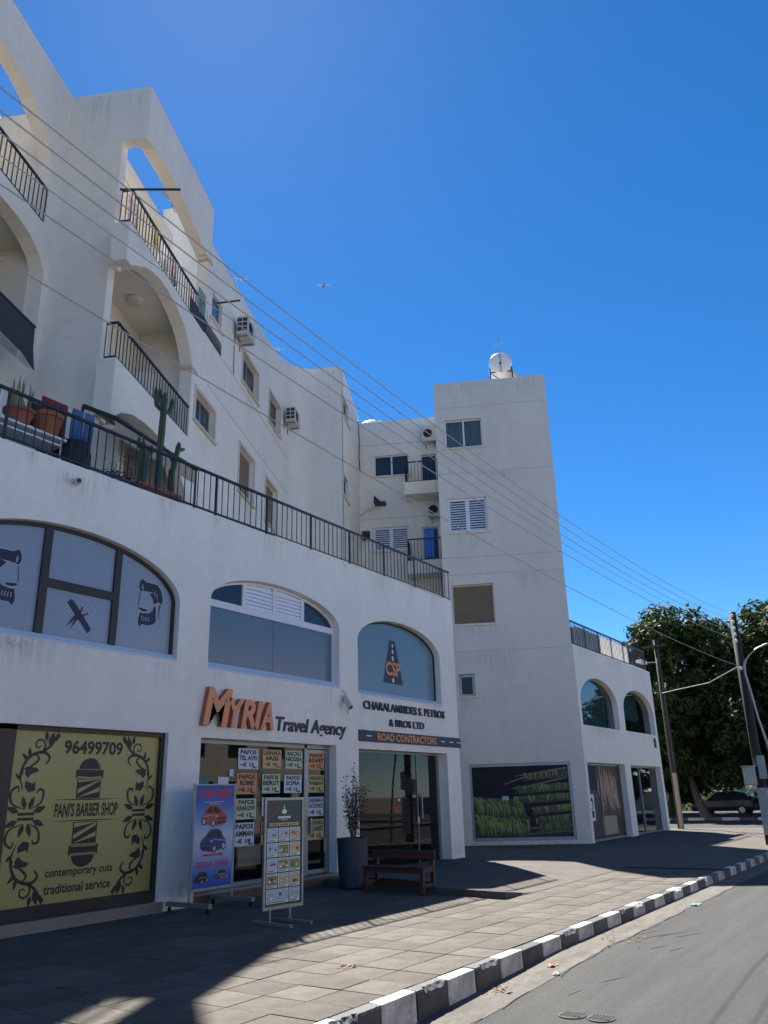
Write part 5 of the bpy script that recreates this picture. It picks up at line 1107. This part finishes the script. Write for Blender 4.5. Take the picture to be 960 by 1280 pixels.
cloth('denim_trousers', 7.96, 8.2, 11.95, 7.95, 8.56, M['cloth_blue'], 'blue denim trousers hung over a chair behind the terrace railing', amp=.025, waves=2)
cloth('denim_jacket', 8.2, 8.42, 11.93, 7.8, 8.56, M['cloth_blue'], 'blue denim jacket hung over the right side of the same chair', amp=.03, waves=2)
ch = thing('terrace_chair', 'chair under a dark cover behind the terrace railing, draped with blue denim', 'chair', (8.15, 12.0, 7.12))
MB().lathe((8.15, 12.05, 7.15), [(.28, 0), (.31, .25), (.30, .6), (.24, .78), (.1, .82)], 18).build('cover', M['cloth_dark'], ch, smooth=True)
for x in (7.95, 8.35):
    for y in (11.85, 12.25): MB().tube([(x, y, 7.12), (x, y, 7.3)], .02).build('leg', M['rail'], ch)
bx = thing('white_canister', 'white plastic canister at the far left end of the terrace table', 'canister', (6.5, 12.0, 7.84)); MB().box(WD, 6.35, 6.62, -12.12, -11.9, 7.841, 8.3).build('body', M['pvc'], bx, bevel=.04); MB().lathe((6.48, 12.0, 8.3), [(.05, 0), (.05, .06)], 12).build('cap', M['cloth_dark'], bx)
def planter_box(x0, x1, y, z, label):
    o = thing('planter_box', label, 'planter', ((x0 + x1) / 2, y, z)); b = MB()
    b.wall(Fr((0, y - .16, z), (1, 0, 0), (0, -1, 0)), [(x0 + .04, 0), (x1 - .04, 0), (x1, .30), (x0, .30)], (), .32); b.build('trough', M['terracotta'], o)
    MB().box(Fr((0, y, z), (1, 0, 0), (0, -1, 0)), x0 - .02, x1 + .02, -.19, .19, .27, .33).build('rim', M['terracotta'], o)
planter_box(9.45, 10.5, 11.95, 7.22, 'long terracotta planter trough at the foot of the cacti')
def cactus(x, y, z, label, stems, name='cactus'):
    o = thing(name, label, 'cactus', (x, y, z), 'cacti on the terrace'); b = MB()
    for pts, r_ in stems:
        P = [Vector((x + a, y + c, z + h)) for a, c, h in pts]; n = 10; k = len(b.v)
        fine = []
        for i in range(len(P) - 1):
            for t in (0, .34, .67): fine.append(P[i].lerp(P[i + 1], t))
        fine.append(P[-1]); m_ = len(fine)
        prev = None
        for i, p in enumerate(fine):
            tg = (fine[min(i + 1, m_ - 1)] - fine[max(i - 1, 0)]).normalized(); e1 = Vector((1, 0, 0)) - tg * tg.x; e1 = (e1 if e1.length > .2 else Vector((0, 1, 0)) - tg * tg.y).normalized(); e2 = tg.cross(e1)
            rr = r_ * (1 if i < m_ - 2 else (.8 if i == m_ - 2 else .25)) * (1 + .06 * math.sin(i * 1.9))
            for j in range(n): g = 6.283 * j / n; q_ = rr * (1.12 if j % 2 else .8); b.v.append(p + (e1 * math.cos(g) + e2 * math.sin(g)) * q_)
        for i in range(m_ - 1):
            for j in range(n): b.f.append((k + i * n + j, k + i * n + (j + 1) % n, k + (i + 1) * n + (j + 1) % n, k + (i + 1) * n + j)); b.m.append(0)
        b.f.append(tuple(k + (m_ - 1) * n + j for j in range(n))); b.m.append(0)
    b.build('stem', M['cactus'], o)
    sp = MB(); r = random.Random(9)
    for p in b.v[::3]:
        d = Vector((r.gauss(0, 1), r.gauss(0, 1), r.gauss(0, .5))).normalized() * .022; s = d.orthogonal() * .12; sp.add([p - s, p + s, p + d], [(0, 1, 2)])
    sp.build('spine', M['trim'], o, kind='stuff')
cactus(10.02, 11.95, 7.5, 'tallest cactus in the trough, a column with a fork of arms at its top', [([(0, 0, 0), (.0, 0, 1.0), (.02, 0, 2.0), (.03, 0, 2.28)], .065), ([(.0, 0, 1.82), (-.16, 0, 1.88), (-.2, 0, 2.05), (-.21, 0, 2.3)], .045), ([(.02, 0, 1.8), (.17, 0, 1.86), (.24, .02, 2.02), (.26, .02, 2.24)], .045), ([(.02, 0, 1.95), (-.06, .05, 2.1), (-.07, .05, 2.35)], .04)])
cactus(9.62, 11.95, 7.5, 'short cactus clump left in the trough with three upright fingers', [([(0, 0, 0), (0, 0, .7), (-.02, 0, .98)], .085), ([(0, 0, .72), (.16, 0, .78), (.2, 0, .98)], .05), ([(0, 0, .8), (-.12, 0, .85), (-.14, 0, 1.05)], .04), ([(0, 0, .9), (-.04, .02, 1.2)], .02)])
cactus(10.38, 11.95, 7.5, 'small leaning cactus right in the trough with a bent arm', [([(0, 0, 0), (0, 0, .6), (.1, 0, 1.1), (.14, 0, 1.3)], .055), ([(.07, 0, 1.08), (.2, 0, 1.14), (.3, 0, 1.2)], .035), ([(0, 0, .8), (-.08, 0, 1.0)], .04)])
for x, nm, k in ((8.95, 'small dark bushy potted plant behind the middle of the terrace railing', 1), (9.2, 'smaller grey leaved potted plant beside the dark bushy one on the terrace', 2)):
    o = thing('potted_plant', nm, 'plant', (x, 11.9, 7.12)); MB().lathe((x, 11.9, 7.12), [(.09, 0), (.12, .2), (.13, .2)], 14).build('pot', M['terracotta'], o); b = MB(); r = random.Random(k)
    for _ in range(150):
        p = Vector((x + r.gauss(0, .1), 11.9 + r.gauss(0, .1), 7.42 + abs(r.gauss(0, .16)))); d = Vector((r.gauss(0, 1), r.gauss(0, 1), r.gauss(.4, .7))).normalized() * .045; s = d.orthogonal() * .4; b.add([p - d, p + s, p + d, p - s], [(0, 1, 2, 3)])
    b.build('foliage', M['leaf2' if k == 2 else 'leaf_dk'], o, kind='stuff')
# washing and rods on the top balcony
def rod_thing(p0, p1, label): MB().tube([p0, p1], .028, 8).build('airing_rod', M['rail'], label=label, cat='rod', group='rods sticking out of the top balcony')
rod_thing(U * 14.5 + Q * -8.11 + Z * 15.5, U * 14.5 + Q * -6.6 + Z * 15.27, 'dark airing rod sticking out from the near corner of the top balcony')
rod_thing(U * 20.3 + Q * -7.78 + Z * 16.15, U * 20.35 + Q * -7.05 + Z * 16.2, 'dark airing rod sticking out at the far end of the top balcony')
LG = 'washing hung on the top balcony'
cloth('washing', 14.9, 15.5, -.35, 14.9, 15.75, M['cloth_pattern'], 'pink patterned washing at the near end of the top balcony', fr=W1, group=LG, bottom=.1)
cloth('washing', 15.75, 16.3, -.1, 15.0, 15.75, M['cloth_yellow'], 'pale yellow cloth by the top balcony railing', fr=W1, group=LG)
cloth('washing', 16.9, 17.5, -.4, 15.3, 16.0, M['cloth_white'], 'white washing in the middle of the top balcony', fr=W1, group=LG, bottom=.15)
cloth('washing', 17.6, 18.1, -.38, 15.3, 15.95, M['cloth_pattern'], 'mixed patterned washing beside the white washing on the top balcony', fr=W1, group=LG, bottom=.15)
cloth('washing', 18.8, 19.8, -.02, 15.0, 15.75, M['cloth_teal'], 'pale teal sheets draped over the far end of the top balcony', fr=W1, group=LG, bottom=.1)
MB().tube([W1.p(14.6, -.35, 15.95), W1.p(17, -.36, 15.9), W1.p(19.3, -.35, 16.0)], .008, 5).build('washing_line', M['wire'], label='washing line strung along the top balcony', cat='line')
# satellite dish
def along(px, py, u):    # a point seen at that place in the survey, on the plane u
    c, s, cr_, sr_ = math.cos(PITCH), math.sin(PITCH), math.cos(ROLL), math.sin(ROLL)
    return None
ds = thing('satellite_dish', 'small satellite dish on a bracket behind the arched roof wall', 'dish', U * 22.0 + Q * -10.2 + Z * 21.2)
dc = U * 21.7 + Q * -10.15 + Z * 21.62; ax = Vector((-.35, -.8, .45)).normalized()
MB().lathe(dc, [(.01, 0), (.16, .012), (.30, .045), (.40, .085), (.405, .08), (.30, .035), (.01, -.01)], 24, ax=ax).build('reflector', M['ac'], ds, smooth=True)
MB().tube([dc, dc - ax * .12, U * 22.02 + Q * -10.15 + Z * 21.3], .022).build('mount', M['steel'], ds); MB().tube([dc + ax * .05 - Z * .35, dc + ax * .45], .014).tube([dc + ax * .43 - Z * .02, dc + ax * .45 + Z * .1], .035).build('feed_arm', M['grille'], ds)
def antenna(p, h, label, yagi=True):
    o = thing('tv_antenna', label, 'antenna', p, 'aerials along the roof edge'); MB().tube([p, p + Z * h], .016, 5).build('mast', M['wire'], o)
    if yagi:
        a = (U * .3 + Q * .95).normalized(); b = MB().tube([p + Z * h * .92 - a * .5, p + Z * h * .92 + a * .5], .012, 5)
        for k in range(6): c = p + Z * h * .92 + a * (-.45 + k * .18); b.tube([c - U * .16, c + U * .16], .008, 4)
        b.build('elements', M['wire'], o)
antenna(U * 18.6 + Q * -7.92 + Z * 19.05, .75, 'bare rod aerial on top of the arched roof wall', False); antenna(U * 22.5 + Q * -8.1 + Z * 17.6, 1.15, 'comb aerial on the roof edge nearer the arched wall'); antenna(U * 27.4 + Q * -8.1 + Z * 18.0, .85, 'comb aerial on the roof edge farther along, before the curved corner')
# solar water heater on the tower
tk = thing('water_heater', 'white round water tank with solar panel on the tower roof', 'water tank', U * 31.6 + Q * 1.1 + Z * 17.8)
tc_ = U * 31.35 + Q * 1.02 + Z * 19.42
MB().lathe(tc_, [(0, -.04), (.3, -.03), (.46, 0), (.5, .04), (.5, 1.1), (.46, 1.14), (0, 1.18)], 30, ax=U).build('tank', M['white_tank'], tk, smooth=False)
MB().tube([tc_ - U * .05 + Z * .5, tc_ - U * .05 - Z * .5], .012).tube([tc_ - U * .06 - Z * .05 - Q * .02, tc_ - U * .06 - Z * .1], .05).build('strap', M['grille'], tk)
b = MB()
for q_ in (-.46, .46):
    for u_ in (.1, 1.0): b.tube([tc_ + Q * q_ + U * u_ - Z * .1, tc_ + Q * q_ * 1.1 + U * u_ - Z * 1.62], .028)
b.tube([tc_ - Q * .48 + U * .08 - Z * .42, tc_ + Q * .48 + U * .08 - Z * .42], .028).tube([tc_ - Q * .48 + U * .08 - Z * .42, tc_ + Q * .48 + U * .08 - Z * 1.3], .02).build('stand', M['rail'], tk)
MB().add([tc_ + Q * .45 + U * .1 - Z * .2, tc_ + Q * .45 + U * 1.2 - Z * .2, tc_ + Q * .95 + U * 1.2 - Z * 1.2, tc_ + Q * .95 + U * .1 - Z * 1.2, tc_ + Q * .40 + U * .1 - Z * .25, tc_ + Q * .40 + U * 1.2 - Z * .25, tc_ + Q * .9 + U * 1.2 - Z * 1.25, tc_ + Q * .9 + U * .1 - Z * 1.25], [(0, 1, 2, 3), (7, 6, 5, 4), (0, 3, 7, 4), (0, 4, 5, 1), (2, 6, 7, 3)]).build('solar_panel', M['ac'], tk)
MB().tube([tc_ + U * .2 + Z * .5, tc_ + U * .2 + Z * 1.35], .012, 5).tube([tc_ + U * .2 + Z * 1.0 - Q * .2, tc_ + U * .2 + Z * 1.05 + Q * .2], .008, 4).build('vent_rod', M['wire'], tk)
o = thing('roof_tank', 'rounded white tank top just showing above the recessed wing roof', 'water tank', U * 35.2 + Q * -5.2 + Z * 17.5); MB().ball(U * 35.0 + Q * -5.2 + Z * 18.45, (.75, .75, .4), 20).build('dome', M['white_tank'], o, smooth=True); MB().lathe(U * 35.0 + Q * -5.2 + Z * 17.5, [(.74, 0), (.745, .95)], 20).build('shell', M['white_tank'], o)

# ================================================================== POLES, WIRES, LAMP
P1 = Vector((29.1, 5.0, 0))
po = thing('utility_pole', 'tall dark timber utility pole by the kerb carrying the overhead wires', 'pole', P1)
MB().tube([P1 - Z * .1, P1 + Z * 3.5, P1 + Z * 7.3], [.165, .14, .115], 12).build('shaft', M['pole_wood'], po, smooth=True)
MB().lathe(P1 + Z * 7.3, [(.12, 0), (.1, .04), (.03, .06)], 12).build('cap', M['steel'], po)
WZ = [7.20, 6.98, 6.76, 6.55, 6.33, 5.42]
for k, z in enumerate(WZ):
    o = MB().lathe(P1 + Vector((-.18, -.02, z - .05)), [(.035, 0), (.045, .03), (.03, .05), (.045, .08), (.02, .1)], 10).build('insulator', M['white_tank'], po); MB().tube([P1 + Vector((0, 0, z - .05)), P1 + Vector((-.18, -.02, z - .05))], .014, 5).build('pin', M['steel'], o)
MB().box(WD, 29.1 - .24, 29.1 - .155, -5.12, -4.82, .3, 1.68).build('cable_cover', M['steel'], po); MB().box(WD, 29.1 - .2, 29.1 - .15, -4.98, -4.76, 1.95, 2.65).build('notice_plate', M['steel'], po)
mb_ = thing('meter_box', 'grey slatted meter box fixed to the utility pole', 'box', P1 + Vector((-.2, .2, 1.75)))
MB().box(WD, 28.78, 29.0, -5.44, -5.06, 1.76, 2.32).build('case', M['steel'], mb_, bevel=.01)
for k in range(5): MB().box(WD, 28.765, 28.781, -5.42 + k * .072, -5.37 + k * .072, 1.8, 2.28).build('slat', M['ac'], mb_)
MB().box(WD, 28.74, 29.02, -5.47, -5.03, 2.32, 2.345).build('lid', M['ac'], mb_)
lp = thing('street_lamp', 'curved grey street lamp arm rising beside the utility pole', 'lamp', Vector((28.95, 4.3, 0)))
pts = [(4.30, -.14), (4.36, 1.2), (4.47, 2.3), (4.585, 3.067), (4.705, 3.773), (4.805, 4.777), (4.86, 5.2), (4.85, 5.45), (4.78, 5.65), (4.62, 5.83), (4.40, 5.98), (4.1, 6.09), (3.85, 6.13)]
MB().tube([Vector((28.8, y, z)) for y, z in pts], [.042] * 4 + [.036] * 5 + [.03] * 4, 10).build('arm', M['aluminium'], lp, smooth=True)
MB().ball(Vector((28.8, 3.6, 6.13)), (.12, .32, .07), 14).build('lamp_head', M['steel'], lp, smooth=True)
P2 = Vector((39.5, 10.45, 0))
po2 = thing('utility_pole', 'weathered timber pole with a pale lower post beside the corner shops', 'pole', P2)
MB().tube([P2 + Z * 0, P2 + Z * 4, P2 + Z * 8.5], [.12, .105, .09], 10).build('shaft', M['pole_wood'], po2, smooth=True)
MB().box(WD, 39.22, 39.36, -10.42, -10.24, -.05, 2.4).build('pale_post', M['pale_pole'], po2, bevel=.01); MB().tube([P2 + Vector((-.12, -.16, 2.3)), P2 + Vector((-.1, -.12, 8.1))], .05, 8).build('side_post', M['pole_wood'], po2)
MB().box(WD, 39.3, 39.42, -11.1, -9.9, 8.15, 8.25).build('cross_arm', M['pole_wood'], po2)
l2 = thing('wall_lamp', 'white lamp head on a short arm at the top corner of the corner shops', 'lamp', Vector((38.6, 10.9, 7.4))); MB().box(WD, 38.35, 39.2, -11.15, -10.85, 7.35, 7.5).build('lamp_head', M['white_tank'], l2, bevel=.03); MB().tube([Vector((39.1, 11.0, 7.42)), P2 + Z * 7.45], .02).build('arm', M['steel'], l2)
def wire(pts, name='overhead_wire', r_=.0085, label=None, m='cable'):
    # parabola through three points (x, z) in the plane y(x)
    (x0, z0, y0), (x1, z1, y1), (x2, z2, y2) = pts; P = []
    for i in range(61):
        x = x0 + (x2 - x0) * i / 60
        l0 = (x - x1) * (x - x2) / ((x0 - x1) * (x0 - x2)); l1 = (x - x0) * (x - x2) / ((x1 - x0) * (x1 - x2)); l2_ = (x - x0) * (x - x1) / ((x2 - x0) * (x2 - x1))
        P.append(Vector((x, y0 * l0 + y1 * l1 + y2 * l2_, z0 * l0 + z1 * l1 + z2 * l2_)))
    MB().tube(P, r_, 5).build(name, M[m], label=label, cat='wire', group='overhead wires running along the street')
OD = ['topmost', 'second from the top', 'third from the top', 'fourth from the top, thinnest', 'fifth from the top', 'lowest']
L0 = [(2.39, 6.94), (2.42, 6.73), (2.60, 6.53), (2.92, 6.32), (2.51, 6.10), (2.60, 5.49)]; L1 = [(14.4, 6.54), (14.3, 6.34), (14.3, 6.16), (14.2, 6.0), (14.19, 5.81), (14.0, 5.18)]
for k in range(6):
    def zq(x):
        (a, za), (b_, zb), (c_, zc) = L0[k], L1[k], (28.92, WZ[k] + .05)
        return za * (x - b_) * (x - c_) / ((a - b_) * (a - c_)) + zb * (x - a) * (x - c_) / ((b_ - a) * (b_ - c_)) + zc * (x - a) * (x - b_) / ((c_ - a) * (c_ - b_))
    wire([(-9, zq(-9), 5), (10, zq(10), 5), (28.92, WZ[k] + .05, 4.98)], label=f'thin overhead wire along the street, the {OD[k]} one of six', r_=.005 if k == 3 else .0066, m='wire')
MB().tube([P1 + Z * 5.55, Vector((31.5, 6.6, 5.35)), Vector((35, 8.6, 5.6)), P2 + Z * 6.0], .02, 5).build('service_cable', M['wire'], label='thick service cable slung between the two timber poles', cat='cable')

# ================================================================== TREES BEYOND THE JUNCTION
def tree(x, y, h, rad, trunk_h, seed, label, leaf='leaf', n_cl=70, per=170, ls=.30, tr=.28):
    r = random.Random(seed); o = thing('street_tree', label, 'tree', (x, y, 0), 'dark leafy trees beyond the junction')
    t = MB(); base = Vector((x, y, -.05)); fork = Vector((x + r.uniform(-.4, .2), y + r.uniform(-.3, .6), trunk_h))
    t.tube([base, base.lerp(fork, .15), base.lerp(fork, .6) + Vector((.05, .08, 0)), fork], [tr * 1.5, tr, tr * .85, tr * .75], 10); cl = []
    for k in range(n_cl):
        while True:
            p = Vector((r.uniform(-1, 1), r.uniform(-1, 1), r.uniform(-1, 1)))
            if .25 < p.length < 1: break
        p = p * (.72 + .28 * p.length); cz = trunk_h + (h - trunk_h) * .5
        cl.append((Vector((x + p.x * rad, y + p.y * rad * 1.05, cz + p.z * (h - trunk_h) * .56)), r.uniform(.11, .24) * rad))
    for k in range(7):
        c = r.choice(cl)[0]; mid = fork.lerp(c, .45) + Vector((0, 0, .5)); t.tube([fork, mid, c], [tr * .5, tr * .3, tr * .08], 6)
    t.build('trunk', M['bark'], o)
    v, f = [], []
    for c, cr_ in cl:
        for _ in range(per):
            d = Vector((r.gauss(0, 1), r.gauss(0, 1), r.gauss(0, 1))).normalized(); p = c + Vector((d.x, d.y, d.z * .75)) * cr_ * r.uniform(.55, 1.12)
            nrm = (d + Vector((r.gauss(0, .6), r.gauss(0, .6), r.gauss(.35, .6)))).normalized(); a = nrm.orthogonal().normalized(); a = (Matrix.Rotation(r.uniform(0, 6.28), 3, nrm) @ a); b_ = nrm.cross(a); L = ls * r.uniform(.5, 1.1); k = len(v)
            v += [p - a * L, p + b_ * L * .42 + nrm * L * .1, p + a * L, p - b_ * L * .42 + nrm * L * .1]; f.append((k, k + 1, k + 2, k + 3))
    me = bpy.data.meshes.new('crown'); me.from_pydata([q_ - o.location for q_ in v], [], f); me.materials.append(M[leaf]); c = bpy.data.objects.new('crown', me); C.objects.link(c); c.parent = o; c['kind'] = 'stuff'
tree(57.0, 13.4, 12.7, 4.8, 2.2, 1, 'dark tree with a leaning trunk standing on the far kerb beyond the junction', n_cl=190, per=170, ls=.27)
tree(57.5, 8.2, 12.4, 4.6, 2.1, 2, 'dark tree at the right edge behind the lamp and utility pole', n_cl=170, per=160, ls=.27)
tree(58.5, 18.4, 11.8, 4.6, 2.2, 3, 'dark tree behind the corner shops and the pale post', n_cl=160, per=160, ls=.27)
tree(62.8, 10.7, 13.0, 5.3, 1.2, 4, 'tree filling the gap behind the two front trees', n_cl=150, per=140, ls=.34)
tree(64.0, 4.0, 12.0, 5.2, 1.6, 5, 'tree out past the right edge beyond the lamp', n_cl=120, per=130, ls=.34)
tree(64.5, 17.5, 11.0, 5.0, 1.2, 7, 'tree behind the left front tree, closing the view under its crown', n_cl=120, per=130, ls=.34)
tree(60.0, 24.5, 11.5, 5.0, 2.2, 6, 'tree hidden for the most part by the corner shops', n_cl=70, per=130, ls=.34)
def bush(x, y, z, rx, ry, rz, seed, label, leaf='hedge', n=900):
    r = random.Random(seed); o = thing('bush', label, 'bush', (x, y, z), 'low bushes behind the car park'); v, f = [], []
    for _ in range(n):
        d = Vector((r.gauss(0, 1), r.gauss(0, 1), abs(r.gauss(0, 1)))).normalized(); k_ = r.uniform(.6, 1.08) * (1 + .2 * math.sin(d.x * 5 + seed) * math.cos(d.y * 4)); p = Vector((d.x * rx, d.y * ry, d.z * rz)) * k_
        a = Vector((r.gauss(0, 1), r.gauss(0, 1), r.gauss(0, 1))).normalized(); b_ = a.orthogonal().normalized(); L = r.uniform(.1, .24); k = len(v); v += [p - a * L, p + b_ * L * .5, p + a * L, p - b_ * L * .5]; f.append((k, k + 1, k + 2, k + 3))
    me = bpy.data.meshes.new('foliage'); me.from_pydata(v, [], f); me.materials.append(M[leaf]); c = bpy.data.objects.new('foliage', me); C.objects.link(c); c.parent = o; c['kind'] = 'stuff'
for i, (x, y, rx, ry, rz) in enumerate([(72, 10, 1.6, 2.5, 2.6), (73, 15.5, 1.6, 2.8, 2.2), (74, 21, 1.8, 3, 2.6), (73, 4.5, 1.8, 3, 2.3)]): bush(x, y, 0, rx, ry, rz, 30 + i, ['sunlit olive bush behind the parked car', 'sunlit bush left of the leaning trunk', 'bush seen between the poles beyond the corner', 'bush behind the utility pole at the right edge'][i])
gw = thing('garden_wall', 'low pale garden wall beyond the trees', 'wall', (77, 10, 0)); MB().box(WD, 77, 77.25, -45, 25, -.05, 1.5).build('wall', M['beige_wall'], gw); MB().box(WD, 76.95, 77.3, -45, 25, 1.5, 1.58).build('coping', M['concrete'], gw)
fb = thing('distant_house', 'pale flat roofed house glimpsed under the far trees', 'building', (96, 14, 0)); MB().box(WD, 90, 100, -26, -6, 0, 5.4).build('wall', M['beige_wall'], fb); MB().box(WD, 89.8, 100.2, -26.2, -5.8, 5.4, 5.7).build('roof', M['concrete'], fb)
for y in (9, 13, 17, 21): MB().box(WD, 89.96, 90.0, -y - 1.2, -y, 1.2, 2.4).build('window', M['pane'], fb)

# ================================================================== CARS (one under the trees, two across the street that the shop glass mirrors)
def car(loc, rot, paint, label, group=None):
    o = thing('parked_car', label, 'car', loc, group); Rm = Matrix.Rotation(rot, 3, 'Z'); loc = Vector(loc)
    fr = Fr(loc, Rm @ Vector((1, 0, 0)), Rm @ Vector((0, -1, 0)))
    # stations along the length: x, belt height, roof height, half width at belt, half width at roof
    st_ = [(-2.05, .62, .64, .70, .66), (-2.0, .82, .84, .78, .72), (-1.85, .92, .96, .82, .68), (-1.45, .93, 1.36, .84, .60), (-1.0, .92, 1.46, .85, .60), (-.2, .91, 1.48, .86, .61), (.35, .90, 1.42, .86, .60), (1.05, .88, .93, .85, .70), (1.6, .80, .84, .83, .72), (1.95, .68, .70, .78, .68), (2.08, .52, .54, .70, .62)]
    b = MB(); g = MB(); k = []
    for x, zb, zr, wb_, wr in st_:
        row = [(x, s * wb_ * .93, .24) for s in (1,)] + [(x, wb_, .5), (x, wb_ * .99, zb), (x, wr, zr), (x, wr * .5, zr + .03), (x, -wr * .5, zr + .03), (x, -wr, zr), (x, -wb_ * .99, zb), (x, -wb_, .5), (x, -wb_ * .93, .24)]
        k.append([fr.p(a, c, z) for a, c, z in row])
    nn = len(k[0]); V = [p for rw in k for p in rw]; F, Gf = [], []
    for i in range(len(k) - 1):
        for j in range(nn):
            q = (i * nn + j, i * nn + (j + 1) % nn, (i + 1) * nn + (j + 1) % nn, (i + 1) * nn + j)
            side = j in (2, 6); cab = 2 <= i <= 6
            (Gf if (side and 2 <= i <= 6) or (j in (3, 4, 5) and i in (2, 6)) else F).append(q)
    F += [tuple(range(nn))[::-1], tuple(range((len(k) - 1) * nn, len(k) * nn))]
    b.add(V, F); b.build('body', paint, o, smooth=False); g.add(V, Gf); g.build('window', M['pane'], o)
    for x in (-1.28, 1.28):
        for s in (-1, 1):
            c = fr.p(x, s * .76, .31); tw_ = MB().lathe(c - fr.n * .1, [(.24, 0), (.31, .02), (.31, .18), (.24, .2)], 20, ax=fr.n).build('wheel', M['tyre'], o); MB().lathe(c + fr.n * (s * .1 - .005), [(.0, 0), (.19, .0), (.2, .01), (0, .02)], 16, ax=fr.n).build('rim', M['steel'], tw_)
    for s in (-1, 1):
        MB().ball(fr.p(1.98, s * .58, .62), (.12, .14, .09), 10).build('headlight', M['lamp_clear'], o); MB().ball(fr.p(-1.98, s * .62, .74), (.1, .1, .1), 10).build('tail_light', M['lamp_red'], o)
        MB().ball(fr.p(.62, s * .93, .98), (.08, .1, .07), 8).build('mirror', paint, o)
    MB().box(fr, 2.0, 2.12, -.6, .6, .28, .46).box(fr, -2.1, -2.0, -.6, .6, .32, .5).build('bumper', M['grille'], o); MB().box(fr, -2.075, -2.05, -.26, .26, .56, .67).build('number_plate', M['white'], o)
car((61.6, 13.1, 0), math.radians(86), M['car_dark'], 'dark parked car in the shade under the trees beyond the junction')
OG = 'cars parked across the street'
car((15.5, -3.6, -.15), math.radians(2), M['car_white'], 'white parked car across the street, mirrored in the travel agency glass', OG)
car((22.0, -3.6, -.15), math.radians(-1), M['car_dark'], 'dark parked car across the street, mirrored in the contractors glass', OG)
# the other side of the street, seen only as reflections in the shop glass
wsheet('opposite_pavement', -60, 60, -9.2, -5.95, -.02, M['slab'])
def opp(x0, x1, h, m, label, awn):
    o = thing('opposite_building', label, 'building', ((x0 + x1) / 2, -9.2, 0), 'buildings across the street'); OF = Fr((0, -9.2, 0), (1, 0, 0), (0, 1, 0)); n = int((x1 - x0) / 3.2); holes = []
    for i in range(n):
        xa = x0 + .8 + i * 3.2
        for z in (3.9,) if h < 8 else (3.9, 6.9): holes.append((xa, xa + 1.5, z, z + 1.4))
        holes.append((xa - .3, xa + 2.2, .2, 2.7))
    MB().wall(OF, rect(x0, x1, -.1, h), [rect(*q) for q in holes], .25).build('wall', m, o); MB().box(WD, x0, x1, 9.46, 14, h - .3, h - .05).build('roof', M['concrete'], o)
    for q in holes: MB().poly(OF, rect(*q), -.15).build('window', M['pane'], o)
    if awn:
        a = MB().add([OF.p(x0 + .5, .02, 3.3), OF.p(x0 + 7, .02, 3.3), OF.p(x0 + 7, 1.3, 2.7), OF.p(x0 + .5, 1.3, 2.7), OF.p(x0 + 7, 1.3, 2.5), OF.p(x0 + .5, 1.3, 2.5)], [(0, 1, 2, 3), (3, 2, 4, 5)]); a.build('awning', M['red'], o)
opp(-14, 9.8, 7.2, M['beige_wall'], 'beige building across the street with a red awning, mirrored in the glass', False)
opp(10, 24, 6.4, M['stucco2'], 'cream building across the street with a red shop awning, mirrored in the glass', True)
opp(26, 44, 9.6, M['beige_wall'], 'taller beige building across the street beyond the gap', False)

# ================================================================== GULL
g = thing('seagull', 'white gull gliding with spread wings high in the blue sky', 'bird', Vector((53.8, 41.7, 49.7)))
c = Vector((53.8, 41.7, 49.7)); fw_ = Vector((.5, .8, .1)).normalized(); sd_ = Vector((.8, -.5, .28)).normalized(); up_ = sd_.cross(fw_)
b = MB(); b.lathe(c - fw_ * .28, [(.01, 0), (.06, .1), (.085, .25), (.06, .42), (.045, .5), (.04, .56), (.01, .62)], 10, ax=fw_); b.add([c - fw_ * .5 + sd_ * .09, c - fw_ * .5 - sd_ * .09, c - fw_ * .22 - sd_ * .04, c - fw_ * .22 + sd_ * .04], [(0, 1, 2, 3)]); b.build('body', M['grille'], g, smooth=True)
for s in (-1, 1):
    w_ = [c + sd_ * s * .05, c + sd_ * s * .38 + up_ * .14 + fw_ * .08, c + sd_ * s * .82 + up_ * .06 - fw_ * .08]; b = MB(); ch_ = [.2, .19, .03]
    for p, q_ in zip(w_, ch_): b.v += [p + fw_ * q_ * .5 + up_ * .012, p - fw_ * q_ * .6, p + fw_ * q_ * .1 - up_ * .012]
    for i in range(2): b.f += [(3 * i, 3 * i + 3, 3 * i + 4, 3 * i + 1), (3 * i + 1, 3 * i + 4, 3 * i + 5, 3 * i + 2), (3 * i + 2, 3 * i + 5, 3 * i + 3, 3 * i)]; b.m += [0] * 3
    b.build('wing', M['gull'], g)
MB().add([c + fw_ * .33, c + fw_ * .33 + sd_ * .012 - up_ * .02, c + fw_ * .42 - up_ * .02], [(0, 1, 2)]).build('beak', M['orange'], g)
